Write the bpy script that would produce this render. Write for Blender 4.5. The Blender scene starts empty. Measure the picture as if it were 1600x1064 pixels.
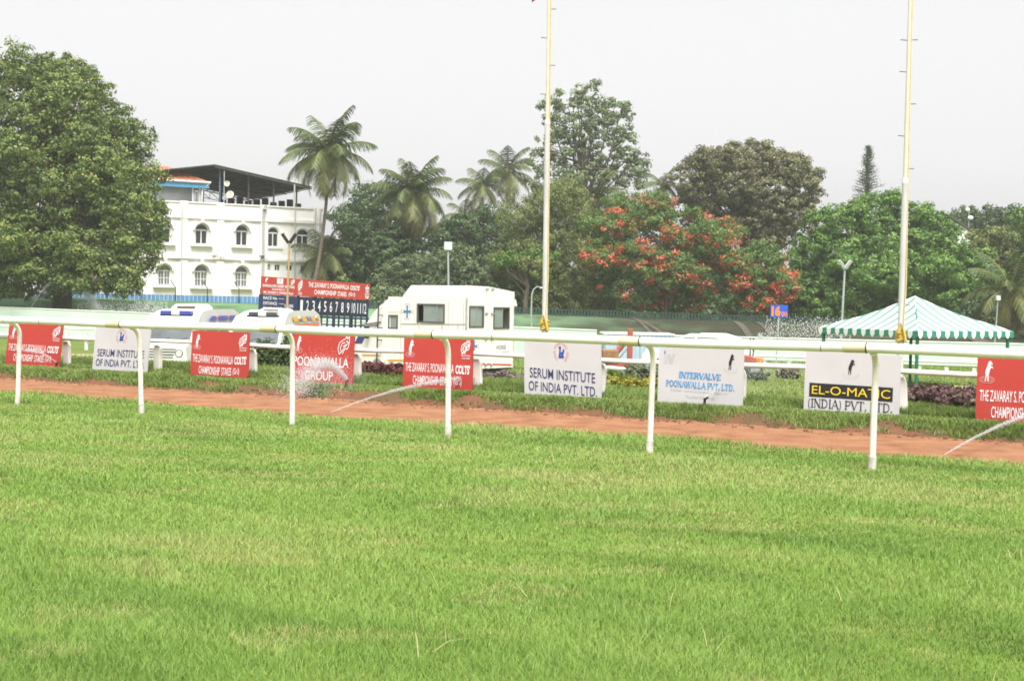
import bpy, bmesh, math, random
import numpy as np
from mathutils import Vector, Matrix

R = math.radians
rng = np.random.default_rng(11)
random.seed(5)
SC = bpy.context.scene
COL = SC.collection

# ------------------------------------------------------------------ camera
EYE = Vector((0, 0, 1.55))
FPX = 2000.0                                   # focal length in photo pixels (1600 wide)
PITCH, ROLL = math.atan(63 / FPX), R(1.0)
fw = Vector((0, math.cos(PITCH), -math.sin(PITCH)))
up0 = Vector((0, math.sin(PITCH), math.cos(PITCH)))
rt = Vector((1, 0, 0)) * math.cos(ROLL) + up0 * math.sin(ROLL)
up = -Vector((1, 0, 0)) * math.sin(ROLL) + up0 * math.cos(ROLL)
cam = bpy.data.cameras.new('camera')
cam.sensor_width = 36
cam.lens = 36 * FPX / 1600
cam.clip_start, cam.clip_end = 0.1, 3000
camo = bpy.data.objects.new('camera', cam)
M = Matrix((rt, up, -fw)).transposed().to_4x4()
M.translation = EYE
camo.matrix_world = M
COL.objects.link(camo)
SC.camera = camo

# ------------------------------------------------------------------ sky, sun, exposure
SUN_EL, SUN_AZ = 60, 168                       # azimuth clockwise from +Y
w = bpy.data.worlds.new('World')
SC.world = w
w.use_nodes = True
nt = w.node_tree
bg = nt.nodes['Background']
sky = nt.nodes.new('ShaderNodeTexSky')
sky.sky_type = 'NISHITA'
sky.sun_disc = False
sky.sun_elevation = R(SUN_EL)
sky.sun_rotation = R(SUN_AZ)
sky.air_density, sky.dust_density, sky.ozone_density = 1.0, 6.0, 1.0
hs = nt.nodes.new('ShaderNodeHueSaturation')
hs.inputs['Saturation'].default_value = 0.06
hs.inputs['Value'].default_value = 1.0
nt.links.new(sky.outputs[0], hs.inputs['Color'])
mixw = nt.nodes.new('ShaderNodeMixRGB')           # even overcast: the sky texture half veiled by flat cloud
mixw.inputs[0].default_value = 0.55
mixw.inputs[2].default_value = (4.42, 4.36, 4.46, 1)
nt.links.new(hs.outputs[0], mixw.inputs[1])
nt.links.new(mixw.outputs[0], bg.inputs['Color'])
bg.inputs['Strength'].default_value = 0.104
sl = bpy.data.lights.new('sun', 'SUN')
sl.energy = 2.4
sl.angle = R(35)
sl.color = (1.0, 0.955, 0.92)
so = bpy.data.objects.new('sun', sl)
COL.objects.link(so)
sd = Vector((math.sin(R(SUN_AZ)) * math.cos(R(SUN_EL)), math.cos(R(SUN_AZ)) * math.cos(R(SUN_EL)), math.sin(R(SUN_EL))))
so.rotation_euler = sd.to_track_quat('Z', 'Y').to_euler()
so.location = sd * 60
SC.view_settings.view_transform = 'Standard'
SC.view_settings.look = 'None'
SC.view_settings.gamma = 1.0
SC.view_settings.use_curve_mapping = False
SC.view_settings.exposure = 1.2
SC.render.engine = 'CYCLES'
SC.cycles.pixel_filter_type = 'BLACKMAN_HARRIS'
SC.cycles.filter_width = 1.7
SC.cycles.max_bounces = 6
SC.cycles.diffuse_bounces = 3
SC.cycles.transparent_max_bounces = 12
SC.cycles.volume_bounces = 1
SC.cycles.caustics_reflective = SC.cycles.caustics_refractive = False

# ------------------------------------------------------------------ pixel -> place
def ray(px, py):
    return fw + rt * ((px - 800) / FPX) + up * ((532 - py) / FPX)
def at(px, py, Y):
    d = ray(px, py)
    return EYE + d * (Y / d.y)
def at_z(px, py, z):
    d = ray(px, py)
    return EYE + d * ((z - EYE.z) / d.z)
U = Vector((0.8806, -0.4740, 0)).normalized()      # along the running rail, to the right
N = Vector((-U.y, U.x, 0))                          # away from the camera
Z = Vector((0, 0, 1))
def at_t(px, py, t):
    d = ray(px, py)
    return EYE + d * (t / d.dot(N))
def col_t(px, t, z):                                # point at height z on the vertical plane t, seen in column px
    p = at_t(px, 560, t)
    for _ in range(4):                              # correct for roll
        d = (p - EYE)
        q = Vector((p.x, p.y, z)) - EYE
        x = q.dot(rt) / q.dot(fw) * FPX + 800
        p = p + U * ((px - x) / FPX * q.dot(fw) / U.dot(rt))
    return Vector((p.x, p.y, z))
def ss(a, b, x):
    u = np.clip((x - a) / (b - a), 0, 1)
    return u * u * (3 - 2 * u)
T_RAIL, T_TURF, T_BANK, T_BOARD = 12.28, 13.58, 15.92, 16.85
def ground_z(x, y):
    x = np.asarray(x, float); y = np.asarray(y, float)
    t = x * N.x + y * N.y
    z = np.where(t < 20, 0.15 - 0.05 * ss(17.6, 20, t), 0.1 - 1.25 * ss(19.5, 29, t))
    crest = np.clip(0.6 - 0.018 * x, 0.05, 1.25)
    return z + (crest + 1.15) * ss(74, 86, y)
def gz(x, y):
    return float(ground_z(x, y))

# ------------------------------------------------------------------ noise
class Noise:
    def __init__(s, seed, n=257):
        s.n = n
        s.g = np.random.default_rng(seed).random((n, n))
    def one(s, x, y):
        n = s.n - 1
        xi = np.floor(x).astype(int); yi = np.floor(y).astype(int)
        fx = x - xi; fy = y - yi
        fx = fx * fx * (3 - 2 * fx); fy = fy * fy * (3 - 2 * fy)
        a = s.g[xi % n, yi % n]; b = s.g[(xi + 1) % n, yi % n]
        c = s.g[xi % n, (yi + 1) % n]; d = s.g[(xi + 1) % n, (yi + 1) % n]
        return (a * (1 - fx) + b * fx) * (1 - fy) + (c * (1 - fx) + d * fx) * fy
    def fbm(s, x, y, o=4):
        r = 0; a = 0.5; tot = 0
        for k in range(o):
            r = r + a * s.one(x * 2 ** k + 17.3 * k, y * 2 ** k + 5.1 * k); tot += a; a *= 0.5
        return r / tot
NZ = Noise(3)

# ------------------------------------------------------------------ materials
MATS = {}
def mat(name, c, rough=0.6, c2=None, scale=6.0, lo=0.35, hi=0.65, bump=0.0, bscale=40.0, spec=0.3, metal=0.0, stretch=None, detail=5):
    if name in MATS: return MATS[name]
    m = bpy.data.materials.new(name); m.use_nodes = True
    n, l = m.node_tree.nodes, m.node_tree.links
    b = n['Principled BSDF']
    b.inputs['Roughness'].default_value = rough
    b.inputs['Specular IOR Level'].default_value = spec
    b.inputs['Metallic'].default_value = metal
    tc = n.new('ShaderNodeTexCoord'); mp = n.new('ShaderNodeMapping')
    l.new(tc.outputs['Object'], mp.inputs[0])
    if stretch: mp.inputs['Scale'].default_value = stretch
    if c2 is None: c2 = tuple(x * 0.86 for x in c)
    t = n.new('ShaderNodeTexNoise'); t.inputs['Scale'].default_value = scale; t.inputs['Detail'].default_value = detail
    l.new(mp.outputs[0], t.inputs['Vector'])
    r = n.new('ShaderNodeValToRGB')
    r.color_ramp.elements[0].position = lo; r.color_ramp.elements[1].position = hi
    r.color_ramp.elements[0].color = (*c, 1); r.color_ramp.elements[1].color = (*c2, 1)
    l.new(t.outputs['Fac'], r.inputs[0]); l.new(r.outputs[0], b.inputs['Base Color'])
    if bump:
        t2 = n.new('ShaderNodeTexNoise'); t2.inputs['Scale'].default_value = bscale; t2.inputs['Detail'].default_value = 6
        l.new(mp.outputs[0], t2.inputs['Vector'])
        bp = n.new('ShaderNodeBump'); bp.inputs['Strength'].default_value = bump; bp.inputs['Distance'].default_value = 0.02
        l.new(t2.outputs['Fac'], bp.inputs['Height']); l.new(bp.outputs[0], b.inputs['Normal'])
    MATS[name] = m
    return m
def leaf_mat(name, cols, trans=0.3, rough=0.7, gain=1.0):
    """cols: list of (pos, rgb) over the 'tint' attribute (each leaf's own hue)."""
    if name in MATS: return MATS[name]
    if name.startswith('leaf_') or name == 'palm_leaf': gain = {'leaf_fig': 2.0, 'leaf_brown': 2.05, 'leaf_airy': 1.9}.get(name, 1.62); trans = .2
    cols = [(p, tuple(min(.9, x * gain) for x in c)) for p, c in cols]
    m = bpy.data.materials.new(name); m.use_nodes = True
    n, l = m.node_tree.nodes, m.node_tree.links
    n.remove(n['Principled BSDF'])
    a = n.new('ShaderNodeAttribute'); a.attribute_name = 'tint'
    r = n.new('ShaderNodeValToRGB')
    e = r.color_ramp.elements
    e[0].position, e[0].color = cols[0][0], (*cols[0][1], 1)
    e[1].position, e[1].color = cols[-1][0], (*cols[-1][1], 1)
    for p, c in cols[1:-1]:
        q = e.new(p); q.color = (*c, 1)
    l.new(a.outputs['Fac'], r.inputs[0])
    d = n.new('ShaderNodeBsdfDiffuse'); t = n.new('ShaderNodeBsdfTranslucent'); mx = n.new('ShaderNodeMixShader')
    l.new(r.outputs[0], d.inputs[0]); l.new(r.outputs[0], t.inputs[0])
    mx.inputs[0].default_value = trans
    if 'blades' in name:
        ge = n.new('ShaderNodeNewGeometry'); va = n.new('ShaderNodeVectorMath'); va.operation = 'ADD'; va.inputs[1].default_value = (0, 0, 3.0)
        vn = n.new('ShaderNodeVectorMath'); vn.operation = 'NORMALIZE'
        l.new(ge.outputs['Normal'], va.inputs[0]); l.new(va.outputs[0], vn.inputs[0]); l.new(vn.outputs[0], d.inputs['Normal'])
    l.new(d.outputs[0], mx.inputs[1]); l.new(t.outputs[0], mx.inputs[2])
    g = n.new('ShaderNodeBsdfGlossy'); g.inputs['Roughness'].default_value = 0.5
    m2 = n.new('ShaderNodeMixShader'); m2.inputs[0].default_value = 0.03
    l.new(mx.outputs[0], m2.inputs[1]); l.new(g.outputs[0], m2.inputs[2])
    l.new(m2.outputs[0], n['Material Output'].inputs[0])
    MATS[name] = m
    return m
def glass(name, c=(0.05, 0.06, 0.06), rough=0.08):
    return mat(name, c, rough, spec=0.6)

# ------------------------------------------------------------------ objects
ORG = {}
def root_of(o):
    while o.parent: o = o.parent
    return o
def props(o, label, cat, group=None, kind=None):
    if label: o['label'] = label
    if cat: o['category'] = cat
    if group: o['group'] = group
    if kind: o['kind'] = kind
    return o
def thing(name, label, cat, loc=(0, 0, 0), group=None, rotz=0.0, local=False):
    o = bpy.data.objects.new(name, None)
    o.empty_display_size = 0.2
    o.location = loc; o.rotation_euler = (0, 0, rotz)
    COL.objects.link(o)
    ORG[o.name] = Vector((0, 0, 0)) if local else Vector(loc)
    return props(o, label, cat, group)
def arr_mesh(name, v, f, tint=None):
    """v (n,3), f (m,k) arrays -> mesh"""
    me = bpy.data.meshes.new(name)
    v = np.asarray(v, np.float32); f = np.asarray(f, np.int32)
    k = f.shape[1]
    me.vertices.add(len(v)); me.vertices.foreach_set('co', v.ravel())
    me.loops.add(f.size); me.loops.foreach_set('vertex_index', f.ravel())
    me.polygons.add(len(f))
    me.polygons.foreach_set('loop_start', np.arange(0, f.size, k, dtype=np.int32))
    if tint is not None:
        a = me.attributes.new('tint', 'FLOAT', 'POINT')
        a.data.foreach_set('value', np.asarray(tint, np.float32))
    me.update(calc_edges=True)
    return me
def link(name, me, m, parent=None, origin=None):
    o = bpy.data.objects.new(name, me)
    if m is not None: me.materials.append(m)
    COL.objects.link(o)
    if parent is not None: o.parent = parent
    elif origin is not None: o.location = origin
    return o
def offset_of(parent, origin):
    if parent is not None: return ORG.get(root_of(parent).name, Vector((0, 0, 0)))
    return Vector(origin) if origin is not None else Vector((0, 0, 0))
def arr_obj(name, v, f, m, parent=None, origin=None, tint=None):
    v = np.asarray(v, float) - np.array(offset_of(parent, origin))
    o = link(name, arr_mesh(name, v, f, tint), m, parent, origin)
    if parent is None and origin is not None: ORG[o.name] = Vector(origin)
    return o

class MB:
    def __init__(s): s.v = []; s.f = []
    def add(s, vs, fs):
        b = len(s.v)
        s.v += [Vector(p) for p in vs]; s.f += [tuple(b + i for i in q) for q in fs]
        return s
    def box(s, c, size, ax=None):
        c = Vector(c); hx, hy, hz = (k / 2 for k in size)
        X, Y, W = ax if ax else (Vector((1, 0, 0)), Vector((0, 1, 0)), Z)
        vs = [c + X * (a * hx) + Y * (b * hy) + W * (d * hz) for d in (-1, 1) for a, b in ((-1, -1), (1, -1), (1, 1), (-1, 1))]
        return s.add(vs, [(3, 2, 1, 0), (4, 5, 6, 7), (0, 1, 5, 4), (1, 2, 6, 5), (2, 3, 7, 6), (3, 0, 4, 7)])
    def tube(s, pts, r, n=10, caps=True, closed=False):
        pts = [Vector(p) for p in pts]
        rs = r if isinstance(r, (list, tuple)) else [r] * len(pts)
        prev = None; rings = []
        for i, p in enumerate(pts):
            a = pts[max(0, i - 1)]; b = pts[min(len(pts) - 1, i + 1)]
            d = (b - a).normalized()
            if prev is None:
                x = d.cross(Z)
                if x.length < 1e-3: x = d.cross(Vector((1, 0, 0)))
            else:
                x = prev - d * prev.dot(d)
            x.normalize(); prev = x; y = d.cross(x)
            rings.append([p + (x * math.cos(2 * math.pi * k / n) + y * math.sin(2 * math.pi * k / n)) * rs[i] for k in range(n)])
        vs = [q for g in rings for q in g]; fs = []
        for i in range(len(rings) - 1):
            for k in range(n):
                k2 = (k + 1) % n
                fs.append((i * n + k, i * n + k2, (i + 1) * n + k2, (i + 1) * n + k))
        if caps:
            fs.append(tuple(reversed(range(n)))); fs.append(tuple((len(rings) - 1) * n + k for k in range(n)))
        return s.add(vs, fs)
    def cyl(s, a, b, r, r2=None, n=12): return s.tube([a, b], [r, r if r2 is None else r2], n)
    def prism(s, poly, O, X, Y, depth):
        """polygon (2D, X right / Y up as seen from the front), front at O, extruded backwards"""
        O = Vector(O); nn = X.cross(Y).normalized(); n = len(poly)
        fr = [O + X * a + Y * b for a, b in poly]; bk = [p - nn * depth for p in fr]
        fs = [tuple(range(n)), tuple(reversed(range(n, 2 * n)))]
        fs += [(i, n + i, n + (i + 1) % n, (i + 1) % n) for i in range(n)]
        return s.add(fr + bk, fs)
    def flat(s, poly, O, X, Y):
        return s.add([Vector(O) + X * a + Y * b for a, b in poly], [tuple(range(len(poly)))])
    def ball(s, c, r, n=10, m=6):
        c = Vector(c); rx, ry, rz = r if isinstance(r, (tuple, list)) else (r, r, r)
        vs = []; fs = []
        for i in range(m + 1):
            a = math.pi * i / m - math.pi / 2
            for k in range(n):
                b = 2 * math.pi * k / n
                vs.append(c + Vector((rx * math.cos(a) * math.cos(b), ry * math.cos(a) * math.sin(b), rz * math.sin(a))))
        for i in range(m):
            for k in range(n):
                k2 = (k + 1) % n
                fs.append((i * n + k, i * n + k2, (i + 1) * n + k2, (i + 1) * n + k))
        return s.add(vs, fs)
    def panel(s, O, X, Y, w_, h_, holes, th):
        """wall w x h from lower-left O with rectangular holes (x0,y0,x1,y1), thickness th behind the front"""
        xs = sorted({0, w_} | {v for h in holes for v in (h[0], h[2])}); ys = sorted({0, h_} | {v for h in holes for v in (h[1], h[3])})
        nn = X.cross(Y).normalized()
        inside = lambda a, b: any(h[0] < a < h[2] and h[1] < b < h[3] for h in holes)
        for i in range(len(xs) - 1):
            for j in range(len(ys) - 1):
                cx, cy = (xs[i] + xs[i + 1]) / 2, (ys[j] + ys[j + 1]) / 2
                if inside(cx, cy): continue
                P = [Vector(O) + X * a + Y * b for a, b in ((xs[i], ys[j]), (xs[i + 1], ys[j]), (xs[i + 1], ys[j + 1]), (xs[i], ys[j + 1]))]
                s.add(P, [(0, 1, 2, 3)]); s.add([p - nn * th for p in P], [(3, 2, 1, 0)])
                for (di, dj, a, b) in ((0, -1, 0, 1), (1, 0, 1, 2), (0, 1, 2, 3), (-1, 0, 3, 0)):
                    ii, jj = i + di, j + dj
                    out = ii < 0 or jj < 0 or ii >= len(xs) - 1 or jj >= len(ys) - 1
                    if out or inside((xs[ii] + xs[ii + 1]) / 2, (ys[jj] + ys[jj + 1]) / 2):
                        s.add([P[a], P[b], P[b] - nn * th, P[a] - nn * th], [(0, 3, 2, 1)])
        return s
    def build(s, name, m, parent=None, origin=None, smooth=False, bevel=0.0, label=None):
        off = offset_of(parent, origin)
        me = bpy.data.meshes.new(name)
        me.from_pydata([tuple(p - off) for p in s.v], [], s.f)
        if smooth:
            me.shade_smooth(); me.set_sharp_from_angle(angle=R(42))
        o = link(name, me, m, parent, origin)
        if parent is None and origin is not None: ORG[o.name] = Vector(origin)
        if bevel:
            bm = bmesh.new(); bm.from_mesh(me); bmesh.ops.remove_doubles(bm, verts=bm.verts, dist=1e-4); bm.to_mesh(me); bm.free()
            md = o.modifiers.new('bevel', 'BEVEL'); md.width = bevel; md.segments = 2; md.limit_method = 'ANGLE'; md.angle_limit = R(30)
        if label: o['label'] = label
        return o
def copy_tree(o, parent=None):
    c = o.copy(); COL.objects.link(c)
    if parent is not None: c.parent = parent
    ORG[c.name] = ORG.get(o.name, Vector((0, 0, 0)))
    for ch in list(o.children): copy_tree(ch, c)
    return c

# ------------------------------------------------------------------ lettering
_TX = {}
def text_arr(body, bold=0.0):
    k = (body, bold)
    if k not in _TX:
        cu = bpy.data.curves.new('t', 'FONT'); cu.body = body; cu.offset = bold; cu.resolution_u = 3
        ob = bpy.data.objects.new('t', cu)
        COL.objects.link(ob)
        me = bpy.data.meshes.new_from_object(ob)
        v = np.array([p.co[:2] for p in me.vertices]); f = [tuple(p.vertices) for p in me.polygons]
        bpy.data.objects.remove(ob); bpy.data.curves.remove(cu); bpy.data.meshes.remove(me)
        v = (v - v.min(0)) / (v.max(0) - v.min(0))
        _TX[k] = (v, f)
    return _TX[k]
def strokes(polys, wd):
    """polylines -> quads (2D)"""
    vs, fs = [], []
    for pl, w_ in polys:
        w_ = w_ * wd
        for (a, b) in zip(pl[:-1], pl[1:]):
            a = np.array(a, float); b = np.array(b, float); d = b - a; L = np.hypot(*d)
            if L < 1e-6: continue
            d /= L; q = np.array((-d[1], d[0])) * w_ / 2; e = d * w_ * 0.25
            k = len(vs); vs += [a - q - e, b - q + e, b + q + e, a + q - e]; fs.append((k, k + 1, k + 2, k + 3))
    return np.array(vs), fs
def ell(cx, cy, rx, ry, a0=0, a1=360, n=18):
    return [(cx + rx * math.cos(R(a0 + (a1 - a0) * i / n)), cy + ry * math.sin(R(a0 + (a1 - a0) * i / n))) for i in range(n + 1)]
TK, TN = 1.0, 0.5
GL = {
 'I': (0.45, [([(.22, 0), (.22, 1)], TK)]),
 'N': (1.0, [([(.15, 0), (.15, 1)], TN), ([(.12, 1), (.82, 0)], TK), ([(.82, 0), (.82, 1)], TN)]),
 'T': (0.9, [([(.42, 0), (.42, 1)], TK), ([(.02, .96), (.82, .96)], TN), ([(.03, .98), (.03, .78)], TN), ([(.81, .98), (.81, .78)], TN)]),
 'E': (0.85, [([(.18, 0), (.18, 1)], TK), ([(.1, .96), (.74, .96)], TN), ([(.18, .5), (.55, .5)], TN), ([(.1, .04), (.76, .04)], TN), ([(.74, .98), (.74, .78)], TN), ([(.76, .02), (.76, .24)], TN)]),
 'R': (0.98, [([(.18, 0), (.18, 1)], TK), ([(.18, .96), (.55, .96), (.76, .85), (.76, .62), (.55, .5), (.18, .5)], TN * 1.3), ([(.48, .5), (.86, 0)], TK)]),
 'P': (0.85, [([(.18, 0), (.18, 1)], TK), ([(.18, .96), (.5, .96), (.72, .85), (.72, .6), (.5, .46), (.18, .46)], TN * 1.3)]),
 'V': (0.92, [([(.06, 1), (.46, 0)], TK), ([(.46, 0), (.84, 1)], TN)]),
 'A': (0.95, [([(.06, 0), (.46, 1)], TN), ([(.46, 1), (.88, 0)], TK), ([(.2, .34), (.72, .34)], TN)]),
 'L': (0.8, [([(.18, 0), (.18, 1)], TK), ([(.1, .04), (.72, .04)], TN), ([(.72, .02), (.72, .26)], TN)]),
 'O': (1.0, [(ell(.48, .5, .38, .47), TK * .85)]),
 'W': (1.25, [([(.06, 1), (.33, 0)], TK), ([(.33, 0), (.6, 1)], TN), ([(.6, 1), (.87, 0)], TK), ([(.87, 0), (1.14, 1)], TN)]),
 'D': (1.0, [([(.18, 0), (.18, 1)], TK), ([(.18, .96), (.5, .96), (.78, .78), (.84, .5), (.78, .22), (.5, .04), (.18, .04)], TN * 1.4)]),
 '(': (0.42, [(ell(.5, .42, .36, .68, 130, 230, 8), TN * 1.3)]), ')': (0.42, [(ell(-.08, .42, .36, .68, 50, -50, 8), TN * 1.3)]),
 '.': (0.3, [([(.1, .07), (.22, .07)], TK)]), ' ': (0.42, []),
}
def serif_arr(body, weight=0.2, slant=0.0):
    x = 0; V = []; F = []
    for ch in body:
        a, st = GL[ch]
        pl = [([(p[0] + x, p[1]) for p in s_], w_) for s_, w_ in st]
        for s_, w_ in st:                              # serifs on the free ends of straight strokes
            if len(s_) == 2 and ch not in '.':
                for p in s_:
                    if p[1] in (0, 1) and not (ch in 'VW' and p[1] == 0) and not (ch == 'A' and p[1] == 1) and abs(s_[0][1] - s_[1][1]) == 1:
                        y = .04 if p[1] == 0 else .96
                        pl.append(([(x + p[0] - .15, y), (x + p[0] + .15, y)], TN * .8))
        if pl:
            v, f = strokes(pl, weight); k = sum(len(q) for q in V)
            V.append(v); F += [tuple(k + i for i in q) for q in f]
        x += a
    v = np.vstack(V)
    v[:, 0] += v[:, 1] * slant
    lo = v.min(0); hi = v.max(0); lo[1] = min(lo[1], 0); hi[1] = max(hi[1], 1) if '(' in body else hi[1]
    return (v - v.min(0)) / (v.max(0) - v.min(0)), F
class Sheet:
    """a flat (or gently warped) sign face: (u,v) metres from the lower-left corner, off = proud of the face"""
    def __init__(s, O, X, Y, w_, h_, warp=None):
        s.O, s.X, s.Y, s.w, s.h, s.warp = Vector(O), X, Y, w_, h_, warp
        s.n = X.cross(Y).normalized()
    def p(s, u, v, off=0.0):
        du = dv = dn = 0.0
        if s.warp: du, dv, dn = s.warp(u / s.w, v / s.h)
        return s.O + s.X * (u + du) + s.Y * (v + dv) + s.n * (off + dn)
    def put(s, name, va, f, box, m, parent, off=0.006, label=None):
        """2D unit shape placed in box = (x0,y0,x1,y1) as fractions of the sheet"""
        x0, y0, x1, y1 = box
        b = MB()
        b.add([s.p((x0 + a * (x1 - x0)) * s.w, (y0 + c * (y1 - y0)) * s.h, off) for a, c in va], f)
        o = b.build(name, m, parent)
        if label: o['label'] = label
        return o
    def text(s, body, box, m, parent, bold=0.0, off=0.006, name='lettering'):
        v, f = text_arr(body, bold); return s.put(name, v, f, box, m, parent, off)
    def serif(s, body, box, m, parent, weight=0.2, slant=0.0, off=0.006):
        v, f = serif_arr(body, weight, slant); return s.put('lettering', v, f, box, m, parent, off)
    def lines(s, name, polys, wd, box, m, parent, off=0.006):
        v, f = strokes(polys, wd); return s.put(name, v, f, box, m, parent, off)
    def poly(s, name, pl, box, m, parent, off=0.006):
        return s.put(name, np.array(pl), [tuple(range(len(pl)))], box, m, parent, off)
HORSE = [(.60, 1.0), (.66, .97), (.80, .85), (.77, .80), (.68, .83), (.66, .75), (.80, .72), (.84, .63), (.80, .62), (.77, .67), (.65, .64), (.57, .47), (.53, .30), (.52, .02), (.45, .02), (.44, .28), (.39, .30), (.33, .02), (.26, .02), (.31, .30), (.27, .38), (.29, .52), (.41, .75), (.49, .93)]
GLOBE = [(ell(.45, .28, .5, .28), 1)] + [(ell(.45, .28, r_, .28), .6) for r_ in (.18, .36)] + [([(.02, .2), (.88, .2)], .6), ([(.02, .36), (.88, .36)], .6)]
HEAD = [([(.15, .0), (.02, .3), (.12, .62), (.4, .78), (.62, .86), (.66, 1.0), (.78, .86), (.9, 1.0), (.92, .7), (.84, .4), (.74, .28), (.62, .34)], 1),
        ([(.3, .12), (.2, .36), (.36, .6), (.58, .66)], 1), ([(.15, .0), (.32, .14), (.48, .3), (.56, .5), (.76, .56)], 1), ([(.62, .34), (.5, .2), (.4, .02)], 1), ([(.7, .74), (.84, .62)], 1.4), ([(.44, .44), (.66, .46)], 1.2)]

# ================================================================== GROUND
def st_grid(name, s_vals, t_vals, zf, m):
    S, T = np.meshgrid(np.array(s_vals, float), np.array(t_vals, float), indexing='ij')
    x = S * U.x + T * N.x; y = S * U.y + T * N.y
    z = zf(x, y, S, T)
    a, b = S.shape
    v = np.stack([x, y, z], -1).reshape(-1, 3)
    i = np.arange(a * b).reshape(a, b)
    f = np.stack([i[:-1, :-1], i[1:, :-1], i[1:, 1:], i[:-1, 1:]], -1).reshape(-1, 4)
    me = arr_mesh(name, v, f); me.shade_smooth()
    o = link(name, me, m); o['kind'] = 'structure'
    return o
def turf_edge(s): return T_TURF + 0.22 * (NZ.fbm(s * 0.9, s * 0 + 3.1, 4) - 0.5) + 0.1 * (NZ.one(s * 6, s * 0 + 8) - .5)
def turf_z(x, y): return 0.05 * (NZ.fbm(x * 0.5, y * 0.9, 3) - 0.5)
m_turf = mat('turf_soil', (0.12, 0.20, 0.03), 0.95, (0.20, 0.22, 0.06), 3.0, spec=0.05)
st_grid('turf', np.arange(-60, 60, 0.5), np.concatenate([np.arange(-60, 0, 4), np.arange(0, 13.55, 0.35), [13.62]]),
        lambda x, y, S, T: np.where(T < 13.58, turf_z(x, y), -0.04), m_turf)
m_dirt = mat('red_dirt', (0.325, 0.168, 0.090), 0.95, (0.215, 0.100, 0.055), 2.6, lo=0.36, hi=0.72, detail=9, bump=0.9, bscale=38, spec=0.05, stretch=(1, 1, 1))
def dirt_z(x, y, S, T):
    return -0.012 + 0.02 * (NZ.fbm(S * 2, T * 7, 4) - .5) + 0.022 * (NZ.fbm(S * .35, T * 16, 3) - .5) - 0.03 * np.clip(NZ.one(S * 5.2, T * 6.1) - .72, 0, 1) - 0.02 * ss(13.7, 13.3, T)
st_grid('dirt_track', np.arange(-40, 34, 0.07), np.arange(13.28, 16.5, 0.03), dirt_z, m_dirt)
m_bank = mat('bank_soil', (0.17, 0.080, 0.048), 0.95, (0.11, 0.075, 0.04), 2.2, lo=0.42, hi=0.6, bump=0.8, bscale=18, spec=0.05)
def bank_edge(s): return T_BANK + 0.30 * (NZ.fbm(s * 0.7, s * 0 + 31.7, 4) - 0.5)
def bank_z(x, y, S, T):
    e = bank_edge(S)
    k = ss(e, e + 0.42, T)
    r = NZ.fbm(S * 2.6, T * 5, 4) - .5 + .30 * (NZ.fbm(S * 9, T * 13, 3) - .5)
    return -0.03 + k * 0.15 + 0.03 * ss(e + .4, e + 1.0, T) + r * 0.10 * np.where(T < 16.7, k * (1.3 - k) * 2.2 + .25 * (k > 0), .1) + np.where(T > 17.2, ground_z(x, y) - 0.15 - .004, 0)
st_grid('grass_bank', np.arange(-26, 22, 0.07), np.arange(15.6, 18.3, 0.07), bank_z, m_bank)
m_field = mat('infield_grass_ground', (0.10, 0.17, 0.035), 0.95, (0.17, 0.19, 0.05), 0.5, spec=0.05, bump=0.6, bscale=6)
st_grid('ground', np.concatenate([np.arange(-260, -140, 40), np.arange(-140, 140, 4), np.arange(140, 240, 40)]),
        np.concatenate([np.arange(17.95, 40, 1.0), np.arange(40, 130, 2.5), np.arange(130, 310, 50)]),
        lambda x, y, S, T: ground_z(x, y), m_field)
# embankment of packed earth beyond the infield, sloped sheets with their own skin
def bank_sheet(name, px0, px1, y0, y1, m, lift=0.02, n=40, k=10, skew=0.0):
    v = []
    for i in range(n + 1):
        for j in range(k + 1):
            yy = y0 + (y1 - y0) * j / k
            x = ((px0 + (px1 - px0) * i / n + skew * j / k) - 800) / FPX * yy
            v.append((x, yy, gz(x, yy) + lift))
    i = np.arange((n + 1) * (k + 1)).reshape(n + 1, k + 1)
    f = np.stack([i[:-1, :-1], i[1:, :-1], i[1:, 1:], i[:-1, 1:]], -1).reshape(-1, 4)
    o = arr_obj(name, v, f, m); o['kind'] = 'structure'; return o
m_earth = mat('embankment_earth', (0.055, 0.05, 0.034), 0.95, (0.036, 0.045, 0.028), 0.6, spec=0.05, bump=0.7, bscale=4)
m_moss = mat('mossy_concrete', (0.115, 0.21, 0.105), 0.9, (0.07, 0.13, 0.05), 0.35, lo=0.45, hi=0.7, spec=0.1, bump=0.6, bscale=3)
m_conc = mat('pale_concrete', (0.105, 0.095, 0.072), 0.9, (0.07, 0.065, 0.048), 1.2)
nn_, ll_ = m_earth.node_tree.nodes, m_earth.node_tree.links        # mossy green at the left end wearing to bare earth at the right
sx_ = nn_.new('ShaderNodeSeparateXYZ'); tc_ = nn_.new('ShaderNodeTexCoord'); ll_.new(tc_.outputs['Object'], sx_.inputs[0])
mr_ = nn_.new('ShaderNodeMapRange'); mr_.inputs['From Min'].default_value = -3; mr_.inputs['From Max'].default_value = 9
ll_.new(sx_.outputs['X'], mr_.inputs['Value'])
tn_ = nn_.new('ShaderNodeTexNoise'); tn_.inputs['Scale'].default_value = .35; tn_.inputs['Detail'].default_value = 6; ll_.new(tc_.outputs['Object'], tn_.inputs['Vector'])
ad_ = nn_.new('ShaderNodeMath'); ad_.operation = 'MULTIPLY_ADD'; ad_.inputs[1].default_value = 1.2; ll_.new(tn_.outputs['Fac'], ad_.inputs[0]); ll_.new(mr_.outputs[0], ad_.inputs[2])
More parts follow.
